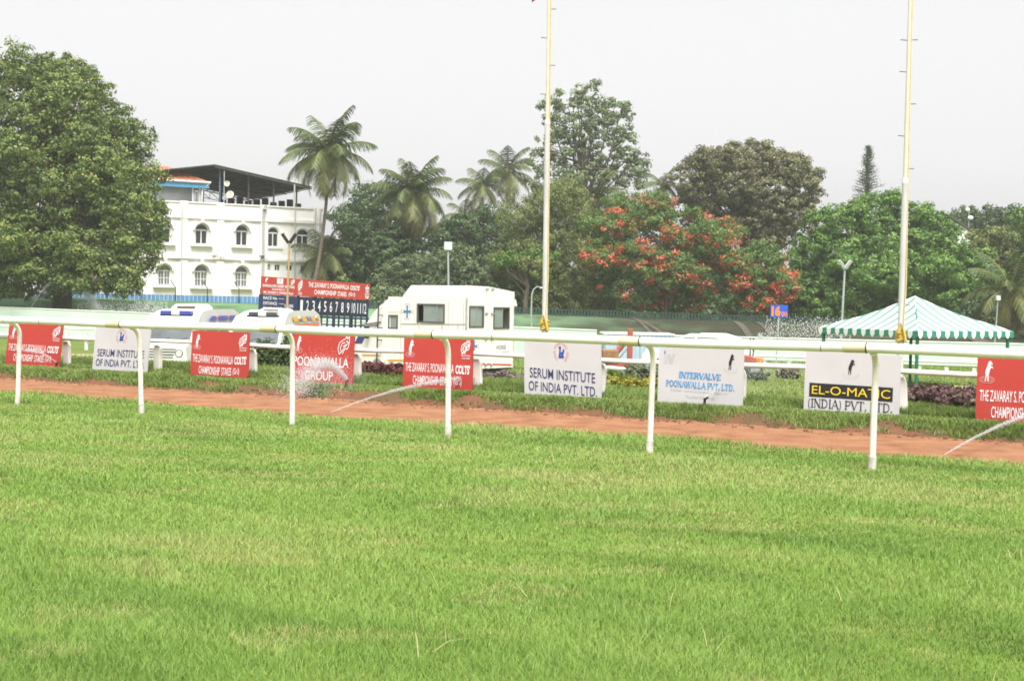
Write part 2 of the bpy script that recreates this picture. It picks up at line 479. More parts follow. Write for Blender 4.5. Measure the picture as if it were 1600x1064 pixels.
sb_ = nn_.new('ShaderNodeMath'); sb_.operation = 'SUBTRACT'; sb_.inputs[1].default_value = .6; sb_.use_clamp = True; ll_.new(ad_.outputs[0], sb_.inputs[0])
gr_ = nn_.new('ShaderNodeValToRGB'); gr_.color_ramp.elements[0].color = (.15, .26, .14, 1); gr_.color_ramp.elements[1].color = (.07, .13, .05, 1)
gr_.color_ramp.elements[0].position = .45; gr_.color_ramp.elements[1].position = .66; ll_.new(tn_.outputs['Fac'], gr_.inputs[0])
mxx = nn_.new('ShaderNodeMixRGB'); bs_ = nn_['Principled BSDF']; old_ = bs_.inputs['Base Color'].links[0].from_socket
ll_.new(sb_.outputs[0], mxx.inputs[0]); ll_.new(gr_.outputs[0], mxx.inputs[1]); ll_.new(old_, mxx.inputs[2]); ll_.new(mxx.outputs[0], bs_.inputs['Base Color'])
bank_sheet('earth_embankment', -300, 1800, 75, 87, m_earth, n=90)
for k, (a, b, sk) in enumerate([(1075, 1083, -100), (1040, 1046, -60), (1185, 1196, -45), (1225, 1232, -50), (1560, 1585, -90), (1650, 1670, -80)]):
    bank_sheet('embankment_path', a, b, 74.6, 86.4, m_conc, lift=0.06 + .004 * k, n=3, k=14, skew=sk)
m_sand = mat('sandy_path_soil', (0.42, 0.36, 0.25), 0.95, (0.32, 0.27, 0.17), 1.0)
v = [(x, y, gz(x, y) + .02) for x in np.arange(-40, -9, 2.0) for y in np.linspace(47, 56, 6)]
i = np.arange(len(v)).reshape(-1, 6)
o = arr_obj('sandy_path', v, np.stack([i[:-1, :-1], i[1:, :-1], i[1:, 1:], i[:-1, 1:]], -1).reshape(-1, 4), m_sand); o['kind'] = 'structure'

# ------------------------------------------------------------------ grass (one sheet of blades per area)
def blades(name, x, y, z, h, wd, tint, m, lean=0.45, parts=1):
    n = len(x)
    a = rng.uniform(0, 2 * np.pi, n)                   # facing
    ln = rng.normal(0, lean, (n, 2)) * h[:, None]
    dx, dy = np.cos(a) * wd / 2, np.sin(a) * wd / 2
    zt = h * rng.uniform(.75, 1.0, n)
    b0 = np.stack([x - dx, y - dy, z - .01], -1); b1 = np.stack([x + dx, y + dy, z - .01], -1)
    mid = np.stack([x + ln[:, 0] * .35, y + ln[:, 1] * .35, z + zt * .6], -1)
    m0 = mid - np.stack([dx, dy, dx * 0], -1) * .7; m1 = mid + np.stack([dx, dy, dx * 0], -1) * .7
    tp = np.stack([x + ln[:, 0], y + ln[:, 1], z + zt], -1)
    v = np.stack([b0, b1, m1, m0, tp], 1).reshape(-1, 3)
    k = np.arange(n)[:, None] * 5
    f = np.concatenate([k + [0, 1, 2], k + [0, 2, 3], k + [3, 2, 4]], 0)
    o = arr_obj(name, v, f, m, tint=np.repeat(tint, 5))
    o['kind'] = 'stuff'
    return o
m_grass = leaf_mat('turf_blades', [(0.0, (0.115, 0.205, 0.040)), (0.38, (0.222, 0.372, 0.068)), (0.62, (0.290, 0.445, 0.095)), (0.8, (0.42, 0.455, 0.155)), (1.0, (0.56, 0.50, 0.24))], trans=0.35)
n = 1050000
D = np.exp(rng.uniform(math.log(3.7), math.log(24), n))
X = rng.uniform(-1, 1, n) * (D * 0.48 + 1.4)
t = X * N.x + D * N.y; s = X * U.x + D * U.y
ok = t < turf_edge(s) + rng.normal(0, .02, n)
X, D, t, s = X[ok], D[ok], t[ok], s[ok]
big = NZ.fbm(X * .45 + 9, D * .9, 5)                     # clumps
band = NZ.fbm(s * .42 + 7, t * 1.7 + 40, 4)         # mower waves
dry = NZ.fbm(X * 1.1 + 71, D * 2.6, 5)
dryband = ss(7.0, 10.0, t) * (1 - ss(12.0, 13.2, t)) * .13 - .015
hgt = (0.024 + 0.040 * np.clip(big * 1.6 - .45, 0, 1) + .05 * np.clip(.47 - band, 0, .3)) * rng.uniform(.6, 1.3, len(X)) * (1 + .45 * ss(13.2, 13.75, t))
tint = .33 + .80 * (band - .5) + .35 * (big - .5) + rng.normal(0, .07, len(X)) + .25 * ss(12.9, 13.6, t) * .5
dk = np.clip((dry - .585 + dryband) * 7, 0, 1) * (rng.random(len(X)) < .48)
tint = np.where(dk > .3, .72 + .25 * rng.random(len(X)), np.clip(tint + .12, .02, .74))
hgt = np.where(dk > .3, hgt * .75, hgt)
wd = np.maximum(.0028, D * .00056) * rng.uniform(.7, 1.4, len(X))
blades('turf_grass', X, D, turf_z(X, D), hgt, wd, tint, m_grass, lean=.5)
# long dry stalks lying in the turf
n = 90
D = np.exp(rng.uniform(math.log(4.2), math.log(13), n)); X = rng.uniform(-1, 1, n) * D * .42
cl = rng.random(n) < .5
c = rng.integers(0, 16, n)
cx = rng.uniform(-.4, .4, 16); cd = np.exp(rng.uniform(math.log(4.5), math.log(11), 16))
D = np.where(cl, cd[c] + rng.normal(0, .06, n), D); X = np.where(cl, cx[c] * cd[c] + rng.normal(0, .1, n), X)
ok = X * N.x + D * N.y < 13.5
X, D = X[ok], D[ok]
o = blades('dry_straw', X, D, turf_z(X, D) + .035, rng.uniform(.04, .12, len(X)), np.full(len(X), .0045), .85 + .15 * rng.random(len(X)), m_grass, lean=1.3)
# rough grass of the bank
m_rough = leaf_mat('bank_blades', [(0.0, (0.10, 0.13, 0.03)), (0.35, (0.175, 0.265, 0.055)), (0.65, (0.27, 0.37, 0.09)), (1.0, (0.46, 0.42, 0.19))], trans=0.35)
n = 500000
s = rng.uniform(-24, 14, n); t = 15.8 + 2.5 * rng.random(n) ** 1.25
e = bank_edge(s)
cov = NZ.fbm(s * 1.5 + 5, t * 2.4, 4)
ok = (t > e + .10) & ((t - e) * 2.3 + (cov - .5) * 2.6 > .36 + rng.normal(0, .10, n))
s, t, cov = s[ok], t[ok], cov[ok]
x = s * U.x + t * N.x; y = s * U.y + t * N.y
bf = ss(16.95, 17.25, t)
h = ((.05 + .05 * np.clip(cov * 2 - .5, 0, 1)) * (1 - .62 * ss(16.3, 16.6, t) * (t < 16.95)) + .09 * bf * np.clip(NZ.fbm(s * .8, t + 60, 3) * 2.2 - .5, 0.1, 1)) * rng.uniform(.5, 1.3, len(s))
tint = .42 + .5 * (NZ.fbm(s * .9 + 12, t * 1.7 + 30, 4) - .5) + .5 * (NZ.fbm(s * 2.9 + 2, t * 4 + 3, 3) - .5) + rng.normal(0, .13, len(s)) - .06 * bf
blades('bank_grass', x, y, bank_z(x, y, s, t), h, np.maximum(.010, y * .0006) * rng.uniform(.6, 1.3, len(s)), np.clip(tint, 0, 1), m_rough, lean=.5)
# loose clods of soil along the foot of the bank
n = 2600
s = rng.uniform(-23, 13, n); e = bank_edge(s); t = e + rng.normal(-.02, .16, n)
x = s * U.x + t * N.x; y = s * U.y + t * N.y; z = np.maximum(bank_z(x, y, s, t), dirt_z(x, y, s, t))
sz = .008 + .03 * rng.random(n) ** 3
o8 = np.array([(1, 0, 0), (0, 1, 0), (-1, 0, 0), (0, -1, 0), (0, 0, .7), (0, 0, -.7)])
v = np.stack([x, y, z], -1)[:, None] + o8[None] * sz[:, None, None] * rng.uniform(.6, 1.4, (n, 6, 1))
f = np.concatenate([np.arange(n)[:, None] * 6 + q for q in ([0, 1, 4], [1, 2, 4], [2, 3, 4], [3, 0, 4], [1, 0, 5], [2, 1, 5], [3, 2, 5], [0, 3, 5])], 0)
o = arr_obj('soil_clods', v.reshape(-1, 3), f, m_bank); o['kind'] = 'stuff'
# unmown grass beyond the inner rail
n = 170000
s = rng.uniform(-30, 32, n); t = 18.2 + 42 * rng.random(n) ** 2.0
x = s * U.x + t * N.x; y = s * U.y + t * N.y
ok = (np.abs(x) < y * .5 + 2) & ~((x < -10) & (y > 46.5) & (y < 56.5))
x, y, s, t = x[ok], y[ok], s[ok], t[ok]
c = NZ.fbm(x * .3, y * .3, 4)
h = (.07 + .20 * np.clip(c * 2 - .6, 0, 1)) * rng.uniform(.5, 1.3, len(x)) * (1 - .5 * ss(20, 30, t))
blades('infield_grass', x, y, ground_z(x, y), h, np.maximum(.012, y * .0007) * rng.uniform(.7, 1.4, len(x)), np.clip(.45 + .6 * (NZ.fbm(x * .5 + 8, y * .5, 4) - .5) + rng.normal(0, .15, len(x)), 0, 1), m_rough, lean=.5)

# ================================================================== RUNNING RAIL (foreground)
m_pvc = mat('weathered_white_pvc', (0.84, 0.80, 0.75), 0.38, (0.60, 0.56, 0.44), 2.6, lo=0.5, hi=0.9, spec=0.4, bump=0.12)
m_tan = mat('yellowed_sleeve', (0.66, 0.59, 0.40), 0.5, (0.56, 0.49, 0.31), 5.0)
m_grey = mat('grey_plastic', (0.70, 0.68, 0.64), 0.6, (0.46, 0.43, 0.38), 14.0)
m_dark = mat('dark_joint', (0.06, 0.06, 0.05), 0.7)
s0 = lambda px: (at_t(px, 560, T_RAIL)).dot(U)
feet = [28, 222, 458, 702, 1018, 1367]
S = [s0(p) for p in feet]
step = (S[-1] - S[0]) / 5
S = [S[0] - step] + S + [S[-1] + step]
RZ, RR, RT = 1.155, 0.047, T_RAIL - 0.17
P = lambda s_, t_, z_: U * s_ + N * t_ + Z * z_
rail = thing('running_rail', 'white plastic running rail on gooseneck posts along the near turf', 'rail', P(S[3], T_RAIL, 0))
b = MB()
ss_ = np.linspace(S[0] - 3, S[-1] + 3, 60)
b.tube([P(q, RT, RZ + .006 * math.sin(q * 1.7)) for q in ss_], RR, 20)
b.build('rail_pipe', m_pvc, rail, smooth=True)
def rail_x(px):                                    # where the rail passes column px
    return at_t(px, 520, RT).dot(U)
for (a, c) in [(168, 189), (409, 433), (650, 677), (969, 1000), (1319, 1354)]:
    b = MB(); sa, sb = rail_x(a), rail_x(c)
    zz = lambda q: RZ + .006 * math.sin(q * 1.7)
    b.tube([P(sa, RT, zz(sa)), P(sb, RT, zz(sb))], RR + .003, 20); b.build('sleeve', m_tan, rail, smooth=True)
    b = MB(); b.tube([P(sb, RT, zz(sb)), P(sb + .012, RT, zz(sb))], RR + .0045, 20); b.build('joint_ring', m_dark, rail, smooth=True)
for a in (8, 64, 771, 1284):
    b = MB(); sa = rail_x(a); b.tube([P(sa, RT, RZ + .006 * math.sin(sa * 1.7)), P(sa + .006, RT, RZ + .006 * math.sin(sa * 1.7))], RR + .0012, 20); b.build('joint_ring', m_dark, rail, smooth=True)
leans = [0, .035, -.05, -.01, -.015, .02, .012, 0]
for q, le in zip(S, leans):
    pts = [P(q, T_RAIL, -.1), P(q + le * .45, T_RAIL, .5), P(q + le * .9, T_RAIL, .93)]
    for k in range(1, 9):
        a = R(90) * k / 8
        pts.append(P(q + le, RT + .17 - .15 * (1 - math.cos(a)), .93 + .185 * math.sin(a)))
    b = MB(); b.tube(pts, [.031] * len(pts), 14)
    po = b.build('post', m_pvc, rail, smooth=True)
    b = MB(); b.tube([P(q - .001, T_RAIL, -.02), P(q + le * .12, T_RAIL, .13)], .0375, 14)
    b.build('base_collar', m_grey, po, smooth=True)

# ================================================================== INNER RAIL behind the boards
m_wht = mat('painted_white', (0.86, 0.83, 0.77), 0.5, (0.74, 0.70, 0.61), 3.0, lo=0.45, hi=0.75)
m_whitec = mat('white_gloss', (0.80, 0.80, 0.77), 0.35, (0.74, 0.74, 0.69), 2.0)
ir = thing('inner_rail', 'low white inner rail on flat pale posts behind the advertising boards', 'rail', P(0, 17.25, .2))
TI, IZ = 17.18, 0.70
sa, sb = at_t(-60, 540, TI).dot(U), at_t(1680, 560, TI).dot(U)
b = MB(); b.tube([P(q, TI, IZ + .012 * math.sin(q * 1.1)) for q in np.linspace(sa, sb, 50)], .036, 14); b.build('rail_pipe', m_wht, ir, smooth=True)
for px in (-8, 104, 246, 394, 557, 745, 940, 1158, 1408, 1640):
    q = at_t(px, 570, TI + .08).dot(U)
    tw = random.uniform(-.03, .03)
    b = MB()
    b.prism([(-.075 + tw, 0), (.075 + tw, 0), (.08, .42), (.045, .50), (-.05, .50), (-.08, .42)], P(q, TI + .045, .13), U, Z, .07)
    b.build('post', m_wht, ir, bevel=.008)

# ================================================================== ADVERTISING BOARDS
m_red = mat('red_board', (0.45, 0.055, 0.042), 0.55, (0.41, 0.047, 0.037), 1.5, spec=0.25)
m_wboard = mat('white_board', (0.53, 0.525, 0.53), 0.5, (0.48, 0.475, 0.475), 1.2, spec=0.25)
m_tw = mat('white_print', (0.82, 0.80, 0.80), 0.6)
m_navy = mat('navy_print', (0.035, 0.04, 0.13), 0.6)
m_blue = mat('blue_print', (0.06, 0.30, 0.62), 0.6)
m_rblue = mat('royal_blue_print', (0.03, 0.07, 0.35), 0.6)
m_rprint = mat('red_print', (0.70, 0.22, 0.2), 0.6)
m_black = mat('black_print', (0.02, 0.02, 0.022), 0.6)
m_gprint = mat('grey_print', (0.45, 0.45, 0.47), 0.6)
m_yel = mat('yellow_print', (0.75, 0.55, 0.03), 0.6)
m_stake = mat('dull_wood', (0.18, 0.13, 0.09), 0.8)
BW = {}
def board(px0, px1, z0, h, label, kind, rounded=0.0, skew=0.0, sag=0.0, m=None, tilt=0.0):
    A = col_t(px0, T_BOARD, z0); B_ = col_t(px1, T_BOARD, z0)
    w_ = (B_ - A).length
    root = thing('advertising_board', label, 'board', (A + B_) / 2, 'advertising boards along the inner rail')
    warp = lambda u, v: (skew * (1 - v), -sag * math.sin(math.pi * u) * (1 - v) + tilt * u, .0018 * math.sin(3.1 * u + 2 * v + px0) + .05 * (0.5 - v))
    sh = Sheet(A, U, Z, w_, h, warp)
    b = MB(); nx, ny = 16, 10
    def uv(i, j, off):
        u, v = w_ * i / nx, h * j / ny
        if rounded and j == 0 and i in (0, nx): u += rounded * .55 * (1 if i == 0 else -1); v += rounded * .4
        return sh.p(u, v, off)
    for off in (0, -.018):
        k0 = len(b.v)
        b.add([uv(i, j, off) for j in range(ny + 1) for i in range(nx + 1)], [])
        for j in range(ny):
            for i in range(nx):
                q = (k0 + j * (nx + 1) + i, k0 + j * (nx + 1) + i + 1, k0 + (j + 1) * (nx + 1) + i + 1, k0 + (j + 1) * (nx + 1) + i)
                b.f.append(q if off == 0 else q[::-1])
    o2 = (nx + 1) * (ny + 1)
    rim = [i for i in range(nx + 1)] + [j * (nx + 1) + nx for j in range(1, ny + 1)] + [ny * (nx + 1) + i for i in range(nx - 1, -1, -1)] + [j * (nx + 1) for j in range(ny - 1, 0, -1)]
    for a, c in zip(rim, rim[1:] + rim[:1]): b.f.append((a, o2 + a, o2 + c, c))
    b.build('panel', m or (m_red if kind != 'w' else m_wboard), root)
    for u in (.2, .8):
        p = sh.p(w_ * u, 0, -.05); q = sh.p(w_ * u, h * .96, -.04)
        MB().tube([p - Z * .15, q], .016, 8).build('stake', m_stake, root)
    return root, sh
def red_board(px0, px1, z0, h, label, **k):
    root, sh = board(px0, px1, z0, h, label, 'r', **k)
    sh.poly('horse_emblem', HORSE, (.045, .62, .175, .93), m_tw, root, .006)
    sh.lines('globe_emblem', GLOBE, .035, (.035, .60, .175, .78), mat('pale_red_print', (.72, .36, .34), .6), root, .004)
    sh.lines('horse_head_emblem', HEAD, .085, (.83, .70, .965, .95), m_tw, root)
    sh.text('POONAWALLA', (.835, .655, .965, .685), m_tw, root, .01); sh.text('STUD FARMS', (.845, .605, .96, .635), m_tw, root, .01)
    sh.text('THE ZAVARAY S. POONAWALLA', (.035, .335, .735, .50), m_tw, root, .006)
    sh.text("COLTS'", (.76, .325, .965, .495), m_tw, root, .035)
    sh.text('CHAMPIONSHIP', (.15, .10, .515, .265), m_tw, root, .006)
    sh.text('STAKES', (.545, .10, .715, .26), m_tw, root, .006); sh.text('(Gr.I)', (.74, .085, .85, .255), m_tw, root, .006)
    return root, sh
def serum_board(px0, px1, z0, h, label, **k):
    root, sh = board(px0, px1, z0, h, label, 'w', **k)
    msg = 'CYRUS POONAWALLA GROUP'
    for k_, ch in enumerate(msg):
        if ch == ' ': continue
        a = R(232 - 284 * k_ / (len(msg) - 1)); va, f = text_arr(ch, .015)
        cx, cy = .49 + .085 * math.cos(a), .765 + .155 * math.sin(a)
        q = (va - .5) * [.016, .040]; c_, s_ = math.cos(a - math.pi / 2), math.sin(a - math.pi / 2)
        asp = sh.w / sh.h
        q = np.stack([q[:, 0] * c_ - q[:, 1] / asp * s_, q[:, 0] * asp * s_ + q[:, 1] * c_], -1)
        sh.put('emblem_letter', np.stack([cx + q[:, 0], cy + q[:, 1]], -1), f, (0, 0, 1, 1), m_rprint, root)
    fig = [([(.1, 0), (.25, .62)], 2.0), ([(.1, .06), (.9, .06)], 1.6), ([(.3, .32), (.8, .46)], 1.6), ([(.66, .06), (.9, .72)], 2.0), ([(.25, .62), (.3, .8)], 1.2), ([(.82, .68), (1.0, .64)], 1.2)]
    sh.lines('figure_emblem', fig, .13, (.46, .68, .53, .86), m_rblue, root)
    sh.poly('figure_emblem', ell(.5, .5, .5, .5)[:-1], (.462, .815, .49, .865), m_navy, root)
    sh.text('SERUM INSTITUTE', (.075, .305, .925, .47), m_navy, root, .004)
    sh.text('OF INDIA PVT. LTD.', (.06, .085, .945, .245), m_navy, root, .004)
    return root, sh
red_board(13, 97, .165, .80, 'red board for the colts championship at the far left end of the row', skew=-.06, tilt=-.01)
serum_board(148, 234, .165, .80, 'smaller white institute board between two red boards left of the ambulances', skew=-.04)
red_board(298, 388, .13, .80, 'red colts championship board with sagging lower edge before the first ambulance', rounded=.05, sag=.03, skew=.01)
root, sh = board(457, 552, .145, .81, 'red board with only two words of large lettering behind a rail post', 'r')
sh.poly('horse_emblem', HORSE, (.03, .62, .16, .94), m_tw, root, .006)
sh.lines('globe_emblem', GLOBE, .03, (.02, .58, .17, .80), mat('pale_red_print', (.72, .36, .34), .6), root)
sh.lines('horse_head_emblem', HEAD, .05, (.74, .60, .94, .96), m_tw, root)
sh.text('POONAWALLA', (.02, .335, .925, .525), m_tw, root, .008)
sh.text('GROUP', (.22, .06, .68, .25), m_tw, root, .008)
red_board(629, 737, .135, .83, 'red colts championship board in front of the horse ambulance', skew=.02)
serum_board(816, 936, .15, .88, 'wide white institute board with red ring emblem under the left flagpole', skew=.05, tilt=-.05)
root, sh = board(1027, 1160, .135, .84, 'white board with pale blue serif lettering and a small black horse', 'w', skew=.01, tilt=-.03)
sh.lines('drop_emblem', [([(.2, .0), (.2, .55), (.42, .55), (.42, .0), (.2, .0)], 1), ([(.5, .8), (.7, .0), (.86, .0), (1.1, .8), (.95, .8), (.78, .2), (.66, .8), (.5, .8)], 1)], .03, (.04, .69, .18, .87), m_gprint, root)
sh.poly('drop_emblem', [(.5, 1), (.8, .45), (.62, .12), (.38, .12), (.2, .45)], (.055, .825, .095, .905), m_blue, root)
sh.poly('horse_emblem', HORSE, (.80, .635, .91, .90), m_black, root, .006)
sh.lines('globe_emblem', [(ell(.5, .5, .5, .5, 150, 390, 16), 1), ([(.1, .4), (.9, .4)], .6)], .022, (.78, .59, .93, .72), m_gprint, root)
sh.serif('INTERVALVE', (.25, .445, .745, .565), m_blue, root, .26, .08)
sh.serif('POONAWALLA PVT. LTD.', (.10, .29, .90, .41), m_blue, root, .2)
sh.text('FORMERLY KNOWN AS INTERVALVE (INDIA) LTD.', (.16, .225, .83, .26), m_gprint, root)
sh.text('The prime choice of all', (.33, .115, .67, .185), m_gprint, root, -.004)
root, sh = board(1256, 1405, .115, .83, 'white board with yellow lettering on a black band by the right rail post', 'w', tilt=-.02)
sh.poly('horse_emblem', HORSE, (.43, .66, .55, .90), m_black, root, .006)
sh.lines('globe_emblem', [(ell(.5, .5, .5, .5, 150, 390, 16), 1), ([(.1, .4), (.9, .4)], .6)], .022, (.41, .60, .57, .71), m_gprint, root)
sh.poly('lettering_band', [(0, 0), (1, 0), (1, 1), (0, 1)], (.055, .275, .93, .495), m_black, root, .005)
sh.text('EL-O-MATIC', (.085, .32, .905, .455), m_yel, root, .0, off=.010)
sh.serif('(INDIA) PVT. LTD.', (.05, .085, .93, .255), m_black, root, .15)
red_board(1524, 1692, .11, .85, 'red colts championship board cut off by the right edge of the picture', rounded=.04)

# lawn sprinklers on the bank
m_rub = mat('black_rubber', (0.02, 0.02, 0.02), 0.7)
def sprinkler(px, py, label):
    t_ = 16.45
    p = at_t(px, py, t_)
    s_ = p.dot(U); p.z = float(bank_z(np.array(p.x), np.array(p.y), np.array(s_), np.array(t_)))
    r_ = thing('lawn_sprinkler', label, 'sprinkler', p, 'sprinklers on the grass bank')
    MB().cyl(p - Z * .03, p + Z * .06, .045, .02, 10).build('base', m_rub, r_, smooth=True)
    MB().tube([p + Z * .06, p + Z * .12, p + Z * .15 + U * .05], [.018, .02, .012], 8).build('nozzle', m_rub, r_, smooth=True)
    return p + Z * .15
SPR = [sprinkler(1101, 634, 'black sprinkler head in the grass before the pale blue lettered board'),
       sprinkler(88, 575, 'black sprinkler head at the foot of the far left red board'),
       sprinkler(541, 603, 'black sprinkler head spraying in front of the two word red board')]

# ================================================================== FOLIAGE TOOLS
def billow(lobes, g, m=12, k=.42, shell=.74, mn=.35):
    out = []
    for c, r_ in lobes:
        c, r_ = np.array(c), np.array(r_)
        for i in range(m):
            z_ = 1 - 2 * (i + .5) / m; a = i * 2.39996 + g.uniform(-.5, .5); q = math.sqrt(max(0, 1 - z_ * z_))
            d = np.array((q * math.cos(a), q * math.sin(a), z_)) + g.normal(0, .12, 3)
            rr = k * g.uniform(.65, 1.25)
            e = np.maximum(r_ * rr, mn) * (1, 1, .8)
            out.append((c + d * r_ * shell * g.uniform(.9, 1.1), e))
        out.append((c, r_ * .62))
    return out
def leaf_cloud(lobes, n, size, clump=0.9, shell=(.72, 1.03), fill=.18, per=26, droop=0.0, upness=.35, aspect=.55, tbase=.5, seed=None):
    """leaves in clumps over the outside of a set of ellipsoids (centre, radii); returns corners (n*4,3) and tint"""
    g = np.random.default_rng(seed if seed is not None else rng.integers(1 << 30))
    C = np.array([l[0] for l in lobes], float); Rr = np.array([l[1] for l in lobes], float)
    wgt = (Rr[:, 0] * Rr[:, 2] + Rr[:, 0] * Rr[:, 1] + Rr[:, 1] * Rr[:, 2]); wgt /= wgt.sum()
    K = max(6, n // per)
    li = g.choice(len(C), K * 2, p=wgt)
    d = g.normal(size=(K * 2, 3)); d /= np.linalg.norm(d, axis=1)[:, None]
    r = np.where(g.random(K * 2) < fill, g.uniform(.2, shell[0], K * 2), g.uniform(*shell, K * 2))
    cc = C[li] + d * Rr[li] * r[:, None]
    inside = np.zeros(K * 2, bool)
    for k in range(len(C)):
        q = ((cc - C[k]) / (Rr[k] * .72)); inside |= ((q ** 2).sum(1) < 1) & (li != k)
    keep = np.where(~inside | (g.random(K * 2) < .08))[0][:K]
    cc, d, li = cc[keep], d[keep], li[keep]; K = len(keep)
    ct = g.normal(0, .17, K)
    ci = g.integers(0, K, n)
    ro = g.normal(size=(n, 3)); ro /= np.linalg.norm(ro, axis=1)[:, None]
    rad = clump * g.random(n) ** .45
    flat_ = np.array([1, 1, .62])
    p = cc[ci] + ro * rad[:, None] * flat_ * g.uniform(.6, 1.3, K)[ci][:, None]
    nrm = ro * .8 + d[ci] * .5 + g.normal(0, .45, (n, 3)); nrm[:, 2] += upness
    nrm /= np.linalg.norm(nrm, axis=1)[:, None]
    a = np.cross(nrm, g.normal(size=(n, 3))); a /= np.linalg.norm(a, axis=1)[:, None]
    if droop: a[:, 2] -= droop; a /= np.linalg.norm(a, axis=1)[:, None]
    b = np.cross(nrm, a)
    L = size * g.uniform(.6, 1.35, n)[:, None]
    v = np.stack([p - a * L * .5, p + b * L * aspect * .5, p + a * L * .5 - np.array([0, 0, 1]) * L * .12, p - b * L * aspect * .5], 1)
    tint = np.clip(tbase + ct[ci] + g.normal(0, .12, n), 0, 1)
    return v.reshape(-1, 3), np.repeat(tint, 4)
def leaf_obj(name, lobes, n, size, m, parent=None, origin=None, **k):
    v, t = leaf_cloud(lobes, n, size, **k)
    return arr_obj(name, v, np.arange(len(v)).reshape(-1, 4), m, parent, origin, t)
G_MID = [(0, (.022, .045, .012)), (.45, (.050, .095, .022)), (.75, (.090, .140, .034)), (1, (.15, .19, .05))]
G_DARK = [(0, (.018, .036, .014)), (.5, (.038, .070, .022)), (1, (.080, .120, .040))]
G_OLIVE = [(0, (.045, .060, .018)), (.5, (.095, .120, .034)), (1, (.17, .19, .06))]
G_BRIGHT = [(0, (.030, .065, .012)), (.5, (.070, .140, .024)), (1, (.14, .22, .045))]
G_BROWN = [(0, (.045, .042, .024)), (.45, (.080, .074, .040)), (.7, (.085, .098, .036)), (1, (.15, .14, .07))]
m_bark = mat('grey_bark', (0.11, 0.085, 0.065), 0.9, (0.06, 0.05, 0.04), 3.0, bump=.8, bscale=8, stretch=(1, 1, .3))

# hedges and flower beds
def hedge(px0, px1, t_, h, depth, cols, name, label, cat, n, size, zb=None, gname=None):
    A, B_ = at_t(px0, 575, t_), at_t(px1, 575, t_)
    o3 = (A + B_) / 2; o3.z = gz(o3.x, o3.y) if zb is None else zb
    L = (B_ - A).length
    lobes = []
    k = max(3, int(L / (depth * .55)))
    for i in range(k):
        q = o3 + U * L * ((i + .5) / k - .5)
        lobes.append(((q.x, q.y, o3.z + h * .48 * random.uniform(.9, 1.1)), (L / k * .8, depth * .5, h * .5 * random.uniform(.85, 1.1))))
    r_ = thing(name, label, cat, o3, gname)
    leaf_obj('foliage', lobes, n, size, leaf_mat(name + '_leaf_' + '%d' % int(cols[1][1][0] * 1000), cols), r_, clump=h * .22, shell=(.6, 1.05), per=14, fill=.3)
    b = MB()
    for i in range(k * 2):
        q = o3 + U * L * (random.random() - .5) + N * random.uniform(-.3, .3) * depth
        b.tube([q - Z * .05, q + Vector((random.uniform(-.08, .08), 0, h * .75))], [.014, .006], 5)
    b.build('stems', m_bark, r_)
    return r_
REDS = [(0, (.05, .015, .016)), (.5, (.13, .035, .035)), (1, (.20, .08, .06))]
hedge(566, 634, 18.5, .33, .6, REDS, 'red_leaved_hedge', 'low dark red leaved hedge between two red boards, below the ambulance cab', 'hedge', 2600, .07)
hedge(1412, 1530, 18.3, .36, .7, [(0, (.09, .045, .045)), (.5, (.18, .105, .10)), (1, (.24, .20, .13))], 'purple_leaved_hedge', 'low purple leaved hedge under the striped canopy, right of the right flagpole', 'hedge', 4200, .07)
hedge(744, 824, 18.6, .24, .6, [(0, (.09, .06, .06)), (.5, (.20, .15, .14)), (1, (.30, .25, .2))], 'dry_shrub', 'greyish dry bare shrubs below the rear of the horse ambulance', 'shrub', 2600, .06)
hedge(404, 462, 18.7, .62, .8, G_MID, 'green_hedge', 'dense clipped green hedge left of the two word red board', 'hedge', 5200, .07)
hedge(936, 1035, 19.9, .22, .6, [(0, (.10, .14, .03)), (.5, (.30, .30, .04)), (1, (.55, .42, .05))], 'yellow_flower_bed', 'low bed of yellow flowers right of the wide white board', 'flower bed', 2800, .06)
hedge(982, 1034, 22.5, .62, .9, [(0, (.07, .09, .05)), (.5, (.14, .17, .09)), (1, (.22, .25, .14))], 'grey_green_bush', 'rounded grey green bush behind the yellow flower bed', 'bush', 2600, .09)
hedge(936, 985, 23.5, .55, .9, G_BRIGHT, 'light_green_bush', 'light green low bush left of the grey green bush', 'bush', 2200, .09)
hedge(1166, 1200, 44, .35, .6, G_DARK, 'dark_low_bush', 'small dark bush right under the red tractor', 'bush', 500, .12)
hedge(1214, 1246, 46, .45, .6, [(0, (.06, .03, .02)), (.5, (.11, .06, .05)), (1, (.12, .13, .05))], 'dark_low_bush', 'small reddish bush in front of the mint fence under the number sign', 'bush', 500, .12)
hedge(806, 826, 30, .75, .8, G_BRIGHT, 'light_green_bush', 'light green bush right of the rear doors of the horse ambulance', 'bush', 1200, .10)

